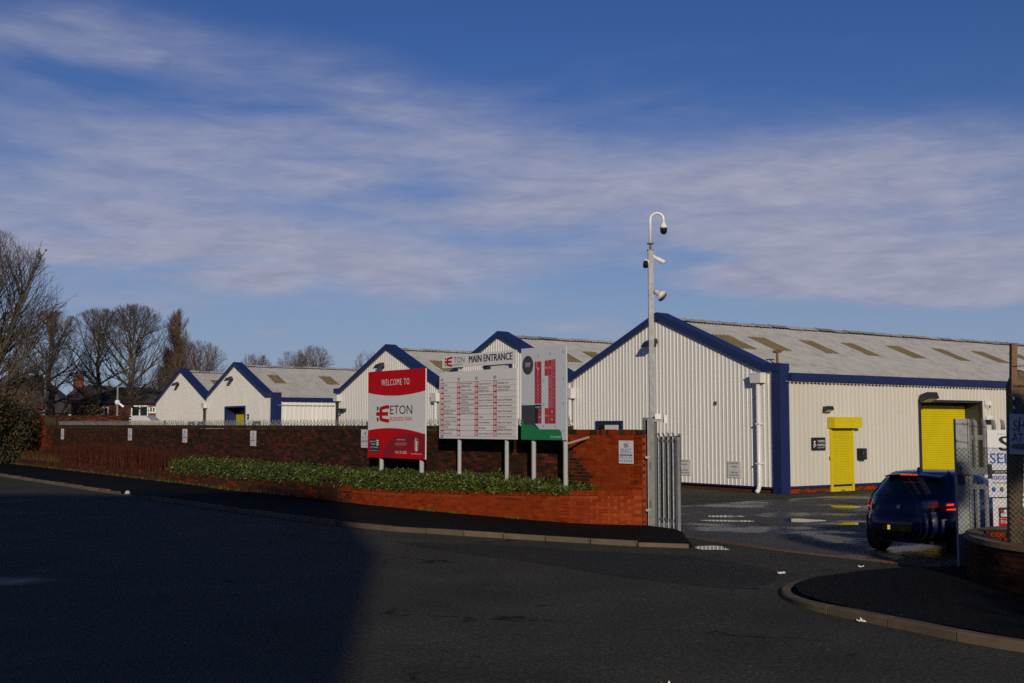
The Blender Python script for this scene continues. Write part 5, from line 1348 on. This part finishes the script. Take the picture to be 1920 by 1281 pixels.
# wheels: one with its parts, then copies
wheels = []
def wheel(x, sd_):
    t = MB(); c = car_p(x, sd_ * .765, .315); t.lathe(Vector(c) - lv * sd_ * .11, lv * sd_, [(0, .23), (.0, .285), (.03, .312), (.19, .312), (.22, .285), (.22, .23)], 28, M_tyre)
    o = t.build('wheel', car, smooth=False)
    r = MB(); c2 = Vector(c) + lv * sd_ * .085
    r.lathe(c2 - lv * sd_ * .03, lv * sd_, [(0, .225), (.05, .23), (.055, .205), (.03, .20)], 24, M_rim)
    r.lathe(c2 - lv * sd_ * .0, lv * sd_, [(0, .06), (.03, .055)], 12, M_rim)
    for q in range(5):
        an = 2 * PI * q / 5; e = hv * math.cos(an) + Vector((0, 0, 1)) * math.sin(an); sdv = hv * -math.sin(an) + Vector((0, 0, 1)) * math.cos(an)
        fnq = lambda a, b, d: tuple(c2 + e * a + sdv * b + lv * sd_ * d)
        r.box(fnq, .04, .21, -.028, .028, 0, .03, M_rim)
    r.build('rim', o)
for x, sd_ in WH: wheel(x, sd_)

# ================================================================== LITTER
def litter(name, x, y, z, sz, seed, label):
    r_ = random.Random(seed); mb = MB(); n = 7; vs = [(x + sz * (i / n - .5) * 1.6 + r_.gauss(0, sz * .12), y + sz * (j / n - .5) + r_.gauss(0, sz * .1), z + .006 + abs(r_.gauss(0, sz * .22))) for j in range(n + 1) for i in range(n + 1)]
    mb.add(vs, [(j * (n + 1) + i, j * (n + 1) + i + 1, (j + 1) * (n + 1) + i + 1, (j + 1) * (n + 1) + i) for j in range(n) for i in range(n)], M_paper)
    mb.build(name, None, (x, y, z), label=label, cat='litter', group='litter on the road')
litter('paper_scrap', 4.02, 17.4, 0, .075, 1, 'crumpled white paper lying on the road between the two kerbs')
litter('paper_scrap', 3.94, 13.15, 0, .07, 2, 'small white scrap lying in the gutter of the near kerb')
litter('paper_scrap', 5.45, 18.2, .0, .05, 3, 'white scrap lying on the wet ground by the gate rail')
litter('paper_scrap', 1.30, 9.9, 0, .07, 4, 'white scrap lying on open road towards the viewer')
mb = MB(); mb.lathe((-11.9, 35.9, zgp(-11.9, 35.9)), (0, 0, 1), [(0, .05), (.04, .085), (.10, .07), (.14, .03)], 12, M_paper); mb.build('white_bag', None, (-11.9, 35.9, 0), label='knotted white bag left at the end of the far kerb', cat='litter', smooth=True)

# ================================================================== BACKGROUND
def house(x, y, w, d, yaw, ez, rz, base, label, chim, wins, hip=1.6, wallm=M_housebrick):
    c, s_ = math.cos(yaw), math.sin(yaw); fn = lambda a, b, z: (x + a * c - b * s_, y + a * s_ + b * c, z)
    t = thing('house', (x, y, 0), label, 'house', 'brick houses beyond the site')
    mb = MB(); mb.box(fn, -w / 2, w / 2, -d / 2, d / 2, base, ez, wallm); wl_ = mb.build('wall', t)
    o = .35; mb = MB(); P = [fn(-w / 2 - o, -d / 2 - o, ez), fn(w / 2 + o, -d / 2 - o, ez), fn(w / 2 + o, d / 2 + o, ez), fn(-w / 2 - o, d / 2 + o, ez), fn(-w / 2 + hip, 0, rz), fn(w / 2 - hip, 0, rz)]
    mb.add(P, [(0, 1, 5, 4), (1, 2, 5), (2, 3, 4, 5), (3, 0, 4), (3, 2, 1, 0)], M_slate); rf = mb.build('roof', t)
    for a, b in chim:
        mb = MB(); mb.box(fn, a - .45, a + .45, b - .3, b + .3, rz - 1.4, rz + .9, wallm); mb.box(fn, a - .5, a + .5, b - .35, b + .35, rz + .9, rz + 1.0, wallm); mb.lathe(fn(a - .2, b, rz + 1.0), (0, 0, 1), [(0, .12), (.4, .1)], 8, M_rust); mb.lathe(fn(a + .2, b, rz + 1.0), (0, 0, 1), [(0, .12), (.4, .1)], 8, M_rust); mb.build('chimney', rf)
    for a0, a1, z0, z1 in wins:
        mb = MB()
        for p, q, e, g in ((a0, a1, z1 - .1, z1), (a0, a1, z0, z0 + .1), (a0, a0 + .1, z0 + .1, z1 - .1), (a1 - .1, a1, z0 + .1, z1 - .1), ((a0 + a1) / 2 - .05, (a0 + a1) / 2 + .05, z0 + .1, z1 - .1)): mb.box(fn, p, q, -d / 2 - .06, -d / 2 + .02, e, g, M_white)
        wn_ = mb.build('window', t); mb = MB(); mb.box(fn, a0 + .1, a1 - .1, -d / 2 - .025, -d / 2 + .01, z0 + .1, z1 - .1, M_glassdark); mb.build('pane', wn_)
house(-30.6, 93.5, 7.2, 7, -.1, 3.95, 5.35, 0, 'brick bungalow with white windows beside the farthest warehouse', [], [(-2.9, -2.2, 2.6, 3.8), (-1.3, -.5, 2.8, 3.7), (1.3, 2.7, 2.4, 3.8), (2.75, 3.3, 3.2, 3.7)], 2.4)
house(-41.2, 114, 8.2, 8, .5, 3.4, 6.2, 0, 'brick house with a tall chimney seen between the bare tree trunks', [(-1.6, 0)], [(-3, -1.8, 2, 3.3), (1, 2.4, 2, 3.3)], 2.6)
house(-50, 118, 9, 8, .2, 4.2, 7.4, 0, 'dark roofed brick house half hidden by the brown beech hedge', [(-1, 0)], [(-2, -.8, 2, 3.4), (1, 2.2, 2, 3.4)], 2.8)
# grey-white low wall and van in the far yard
mb = MB(); mb.box(world_fn, -22.9, -20.2, 67.0, 67.3, 0, 2.52, M_concrete); mb.build('yard_wall', None, (-21.5, 67, 0), label='pale low concrete wall behind the spikes at the far end', cat='wall')
vn = thing('van', (-23.3, 74, 0), 'white van roof showing over the wall beside the farthest warehouse', 'van')
mb = MB(); vf = lambda a, b, c: (-25.0 + a, 74 + b, c)
prf = [(0, .4), (0, 2.70), (.15, 2.86), (1.55, 2.86), (1.95, 2.5), (2.2, 1.6), (2.75, 1.35), (2.8, .4)]
mb.add([vf(a, 0, z) for a, z in prf] + [vf(a, 1.9, z) for a, z in prf], [tuple(range(8)), tuple(range(15, 7, -1))] + [(i, (i + 1) % 8, 8 + (i + 1) % 8, 8 + i) for i in range(8)], mat('van_white', (.42, .42, .44), .4)); mb.build('body', vn)
mb = MB(); mb.add([vf(1.62, -.01, 2.42), vf(1.9, -.01, 2.42), vf(2.14, -.01, 1.66), vf(1.62, -.01, 1.66)], [(0, 1, 2, 3)], M_glassdark); mb.build('window', vn)
for a in (.6, 2.3):
    mb = MB(); mb.lathe(vf(a, -.02, .36), (0, 1, 0), [(0, .2), (0, .36), (.25, .36), (.25, .2)], 16, M_tyre); mb.build('wheel', vn)
ct = thing('storage_container', (-28, 92, 0), 'grey blue container edge beside the farthest warehouse gable', 'container')
mb = MB(); mb.box(world_fn, -28.9, -27.4, 88.2, 90.4, 0, 3.0, mat('grey_blue', (.14, .19, .27), .5)); mb.build('box', ct)
mb = MB()
for i in range(4): mb.box(world_fn, -28.8 + i * .36, -28.66 + i * .36, 88.16, 88.199, .15, 2.85, MATS['grey_blue'])
mb.build('rib', ct)
cp2 = thing('camera_mast', (-22.75, 66.5, 0), 'slim grey camera mast standing beyond the spiked wall near the houses', 'camera pole')
mb = MB(); mb.tube([(-22.75, 66.5, 0), (-22.75, 66.5, 4.5)], .055, 8, M_galv); mb.build('mast', cp2)
mb = MB(); mb.tube([(-22.75, 66.5, 3.55), (-22.55, 66.4, 3.45), (-22.35, 66.4, 3.30)], .06, 6, M_white); mb.lathe((-22.75, 66.5, 3.45), (0, 0, 1), [(0, .10), (.12, .16), (.24, .10)], 10, M_white); mb.build('camera', cp2)
slp = thing('street_lamp', (-30.4, 75, 0), 'tall street lamp with a long flat arm before the bare trees', 'street lamp')
mb = MB(); mb.tube([(-30.4, 75, 0), (-30.4, 75, 3), (-30.35, 75, 7.1)], [.09, .07, .05], 8, M_galv); mb.build('column', slp)
mb = MB(); mb.tube([(-30.35, 75, 7.1), (-30.2, 75, 7.2), (-28.75, 75, 7.24)], .035, 6, M_galv); mb.box(world_fn, -29.3, -28.6, 74.9, 75.1, 7.2, 7.28, M_galv); mb.build('lantern', slp)

# ---- trees: tapered limbs in wandering tubes, twigs as fine tubes
def tree(name, x, y, h, spread, seed, label, style='round', bark=M_bark, twig=M_twig, dens=1.0, base=0.0, trunk_r=None, fork=.28, group=None, lean=(0, 0)):
    r_ = random.Random(seed); tr = MB(); tw_ = MB()
    t = thing(name, (x, y, base), label, 'tree', group)
    R0 = trunk_r or h * .022; fh = h * fork
    cz = fh + (h - fh) * (.42 if style != 'wide' else .36); ctr = Vector((x + lean[0], y + lean[1], base + cz)); rad_ = (spread, spread, h - cz)
    def reach(p, d):
        """distance from p along d to the crown's outline"""
        q = [(p[i] - ctr[i]) / rad_[i] for i in range(3)]; e = [d[i] / rad_[i] for i in range(3)]
        if q[2] < 0: q[2] *= .8; e[2] *= .8
        a = sum(v * v for v in e); b = sum(u * v for u, v in zip(q, e)); c = sum(v * v for v in q) - 1
        dsc = b * b - a * c
        return (-b + math.sqrt(dsc)) / a if dsc > 0 else 0.0
    up = {'round': .04, 'upright': .16, 'wide': .015, 'leader': .045}[style]
    def limb(p, d, L_, r0, lvl):
        n = (6, 6, 4, 3, 2)[lvl]
        pts = [Vector(p)]; rr = [r0]; d = Vector(d).normalized(); wob = (.05, .07, .10, .13, .15)[lvl]
        for i in range(n):
            d = (d + Vector((r_.gauss(0, wob), r_.gauss(0, wob), r_.gauss(up, wob)))).normalized()
            pts.append(pts[-1] + d * (L_ / n)); rr.append(max(.006, r0 * (1 - (i + 1) / n) ** .8 * .92 + r0 * .06))
        (tr if lvl < 3 else tw_).tube(pts, rr, (8, 7, 5, 3, 3)[lvl], bark if lvl < 3 else twig, False)
        if lvl >= 4: return
        kids = {1: int(12 * dens), 2: int(9 * dens), 3: int(7 * dens)}[lvl]
        for k_ in range(kids):
            f = (k_ + 1 + r_.uniform(-.3, .3)) / (kids + .2); f = max(.16, min(1, f)) ** .9; i = min(n - 1, int(f * n)); q = pts[i].lerp(pts[i + 1], f * n - i)
            dd = (pts[i + 1] - pts[i]).normalized(); a = Vector((r_.gauss(0, 1), r_.gauss(0, 1), r_.gauss(.08 if style in ('wide', 'leader') else .25, .7))); a = (a - dd * a.dot(dd)).normalized()
            sp_ = {'round': .60, 'upright': .28, 'wide': .58, 'leader': .50}[style] * r_.uniform(.7, 1.2)
            nd = dd * math.cos(sp_) + a * math.sin(sp_)
            own = L_ * (0, .72, .62, .55)[lvl] * r_.uniform(.8, 1.25) * (1.1 - .5 * f)
            if style != 'upright': own = min(own, max(.15, reach(q, nd) * r_.uniform(.9, 1.08)))
            limb(q, nd, own, max(.0065, rr[i] * (.55, .55, .52, .5)[lvl]), lvl + 1)
    pts = [Vector((x, y, base - .1))]; n = 5
    for i in range(n): pts.append(Vector((x + lean[0] * (i + 1) / n + r_.gauss(0, .03), y + lean[1] * (i + 1) / n + r_.gauss(0, .03), base + fh * (i + 1) / n)))
    tr.tube(pts, [R0 * (1.35 if i == 0 else 1.0 - .22 * i / n) for i in range(n + 1)], 10, bark, False)
    top = pts[-1]
    if style == 'upright':
        q = [top + Vector((0, 0, (h - fh) * i / 5)) for i in range(6)]; tr.tube(q, [R0 * (1 - i / 5.5) * .75 for i in range(6)], 6, bark, False)
        nl = int(34 * dens)
        for i in range(nl):
            f = i / nl * .9; a = r_.uniform(0, 2 * PI); p = top + Vector((0, 0, (h - fh) * f))
            limb(p - Vector((0, 0, fh * .5 * (1 - f))), (math.cos(a) * .32, math.sin(a) * .32, 1), max(1.0, (h - fh) * (.34 * (1 - f) + .10)), R0 * .32 * (1.1 - f), 2)
    elif style == 'leader':
        q = [top + Vector((r_.gauss(0, .12), r_.gauss(0, .12), (h - fh) * .70 * i / 6)) if i else top for i in range(7)]; tr.tube(q, [R0 * .78 * (1 - i / 6.6) + .02 for i in range(7)], 8, bark, False)
        nl = 20
        for i in range(nl):
            k_ = i / (nl - 1); a = 2.4 * i + r_.uniform(-.3, .3); f = k_ * 5.9; p = q[int(f)].lerp(q[int(f) + 1], f - int(f)) - Vector((0, 0, fh * .3 * (1 - k_) ** 2))
            el_ = .18 + 1.1 * k_ + r_.uniform(-.08, .08); d = Vector((math.cos(a) * math.cos(el_), math.sin(a) * math.cos(el_), math.sin(el_)))
            limb(p, d, max(.8, reach(p, d) * .9), R0 * (.34 - .14 * k_), 1)
    else:
        nl = 15 if style == 'wide' else 11
        for i in range(nl):
            a = 2.4 * i + r_.uniform(-.3, .3); k_ = i / (nl - 1)
            el_ = {'round': 1.40 - 1.10 * k_, 'wide': 1.36 - 1.28 * k_}[style] + r_.uniform(-.08, .08)
            p = top - Vector((0, 0, fh * .45 * k_ * r_.uniform(.5, 1)))
            d = Vector((math.cos(a) * math.cos(el_), math.sin(a) * math.cos(el_), math.sin(el_)))
            limb(p, d, max(.8, reach(p, d) * .88), R0 * (.58 - .22 * k_), 1)
    tr.build('trunk', t); tw_.build('crown', t)
    return t
TG = 'bare winter trees beyond the wall'
tree('bare_tree', -32.2, 70, 14.3, 5.0, 21, 'big dark bare tree cut by the picture edge, tallest of all', 'round', M_bark, M_twig, 1.05, 0, .38, .2, TG)
tree('bare_tree', -34.8, 88, 11.0, 3.4, 22, 'bare tree with a thick pale trunk behind the street lamp', 'leader', M_bark2, M_twig2, .74, 0, .34, .36, TG, (-.4, 0))
tree('bare_tree', -31.8, 90, 11.4, 3.7, 23, 'spreading greenish bare tree in front of the house with the tall chimney', 'leader', M_bark, M_twig, .74, 0, .30, .30, TG, (-.5, 0))
tree('bare_tree', -30.3, 91, 11.8, 4.1, 24, 'spreading bare tree behind the slim camera mast', 'leader', M_bark, M_twig, .80, 0, .36, .30, TG, (.3, 0))
tree('poplar_tree', -27.7, 95, 11.4, 1.5, 25, 'narrow brown upright poplar beside the farthest warehouse', 'upright', M_bark2, M_twig2, 1.5, 0, .2, .15)
tree('poplar_tree', -28.6, 96, 8.4, 1.5, 35, 'shorter dense brown poplar touching the narrow tall one', 'upright', M_bark2, M_twig2, 1.5, 0, .2, .12)
tree('bare_tree', -25.9, 95, 9.3, 2.9, 26, 'small bare tree showing above the farthest warehouse roof', 'round', M_bark2, M_twig2, .85, 0, .18, .45, TG)
for i, (px_k, d_, h_, s_, lb_) in enumerate(((-26.8, 120, 9.7, 2.4, 'low bare tree over the ridge of the blue posted warehouse'), (-23.2, 122, 10.2, 2.2, 'bare tree top above the middle of the blue posted warehouse roof'), (-20.8, 120, 10.6, 2.5, 'bushy bare tree top over the roof, nearest the welcome board gable'), (-15.2, 122, 10.2, 1.8, 'thin bare tree top just beside the gable behind the welcome board'))):
    tree('bare_tree', px_k, d_, h_, s_, 40 + i, lb_, 'round', M_bark2, M_twig2, .85, 0, .16, .5, TG)
# ---- bushes
def bush(name, c, rx, ry, rz, n, size, mats, seed, label, cat='bush', extra=()):
    r_ = random.Random(seed); t = thing(name, (c[0], c[1], 0), label, cat)
    lumps = [(Vector((c[0] + r_.uniform(-.7, .7) * rx, c[1] + r_.uniform(-.7, .7) * ry, c[2] + r_.uniform(-.55, .6) * rz)), r_.uniform(.35, .6)) for _ in range(16)] + [(Vector(c), .75)] + list(extra)
    def smp(q):
        o, k_ = q.choice(lumps); d = Vector((q.gauss(0, 1), q.gauss(0, 1), q.gauss(0, 1))).normalized(); rr_ = q.random() ** .35
        return tuple(o + Vector((d.x * rx * k_ * rr_, d.y * ry * k_ * rr_, max(d.z * rz * k_ * rr_, .05 - o.z)))), d
    mb = MB(); leaf_mass(mb, n, smp, size, mats, r_, .32); mb.build('foliage', t)
    mb = MB()
    for i in range(14):
        o, k_ = r_.choice(lumps); b = Vector((c[0] + r_.gauss(0, rx * .2), c[1] + r_.gauss(0, ry * .2), 0)); mb.tube([b, b.lerp(o, .5) + Vector((r_.gauss(0, .15), r_.gauss(0, .15), .2)), o], [.06, .04, .015], 5, M_bark)
    mb.build('stems', t)
bush('evergreen_bush', (-25.6, 57.5, 1.6), 1.6, 1.6, 1.9, 9000, .16, [M_ever, M_ever, M_beech, M_inner], 51, 'dark evergreen bush filling the gap before the brick end block')
bush('evergreen_bush', (-26.6, 55.0, 1.3), 1.3, 1.3, 1.7, 6000, .16, [M_ever, M_inner], 52, 'darkest evergreen bush at the picture edge beside the planter end')
bush('beech_hedge', (-31.0, 66, 2.6), 3.6, 1.8, 2.5, 12000, .18, [M_beech, M_beech, M_bark2], 53, 'tall brown beech bush behind the brick end block', 'hedge')
bush('beech_hedge', (-28.6, 78, 2.0), 2.2, 1.6, 1.9, 7000, .18, [M_beech, M_bark2, M_ever], 54, 'brown shrubbery in front of the house with the tall chimney', 'hedge')
bush('yellow_shrub', (-24.6, 72, 2.3), .45, .4, .7, 900, .10, [M_drygrass, mat('yellow_leaf', (.45, .28, .02), .7)], 55, 'small yellow leaved shrub below the bungalow windows')
bush('beech_hedge', (-35.5, 82, 2.2), 3.4, 2, 2.0, 8000, .2, [M_beech, M_bark2, M_twig], 56, 'low brown thicket at the feet of the forked bare tree', 'hedge')
tb = random.Random(3)
tw_t = thing('twig_plant', F(2.2, -.1, 2.2), 'dead thorny twigs growing out of the wall top beside the site map', 'plant'); mb = MB()
for i in range(5):
    a = tb.uniform(0, 6.28); b = Vector(F(2.45 + tb.uniform(-.15, .15), -.1, 2.18)); mb.tube([b, b + Vector((math.cos(a) * .08, math.sin(a) * .08, .12)), b + Vector((math.cos(a) * .12, math.sin(a) * .1, .26))], [.008, .006, .003], 4, M_twig)
mb.build('twigs', tw_t)

# ================================================================== BEHIND THE VIEWER: what shades the road
mill = thing('brick_mill', (-22, -36, 0), 'tall brick mill across the road behind the viewer', 'building')
mx0, mx1, my0, my1 = -70.0, 2.10, -46.0, -30.0
SH = math.tan(rad(SUN_EL))
he = SH * (20.2 + 30); hr = 21.4
mb = MB(); mb.box(world_fn, mx0, mx1, my0, my1, 0, he, M_housebrick); mb.build('wall', mill)
mb = MB(); P = [(mx0, my0, he), (mx1, my0, he), (mx1, my1, he), (mx0, my1, he), (mx0 + 1.5, -38, hr), (1.2, -38, 20.5), (-1.0, -38, hr)]; mb.add(P, [(0, 1, 5, 6, 4), (1, 2, 5), (2, 3, 4, 6, 5), (3, 0, 4)], M_slate); mb.build('roof', mill)
for i in range(9):
    for j in range(3):
        mb = MB(); mb.box(world_fn, mx1 - 6 - i * 5.2, mx1 - 3.6 - i * 5.2, my1 - .02, my1 + .05, 1.2 + j * 4.2, 3.8 + j * 4.2, M_glassdark); mb.build('window', mill)
bush('holly_tree', (8.5, -8.0, 4.9), 2.4, 2.0, 2.5, 9000, .26, [M_ever, M_ever, M_inner], 61, 'round holly tree behind the viewer that shades the near footway', 'tree', [(Vector((8.62, -8, 8.65)), .20)] * 4)  # extra lumps: unseen dense lobe added to shade the graffiti sheet
tree('bare_tree', 13.4, -9.5, 12.5, 2.9, 62, 'bare street tree behind the viewer beside the holly', 'round', M_bark, M_twig, 1.1, 0, .3, .25)
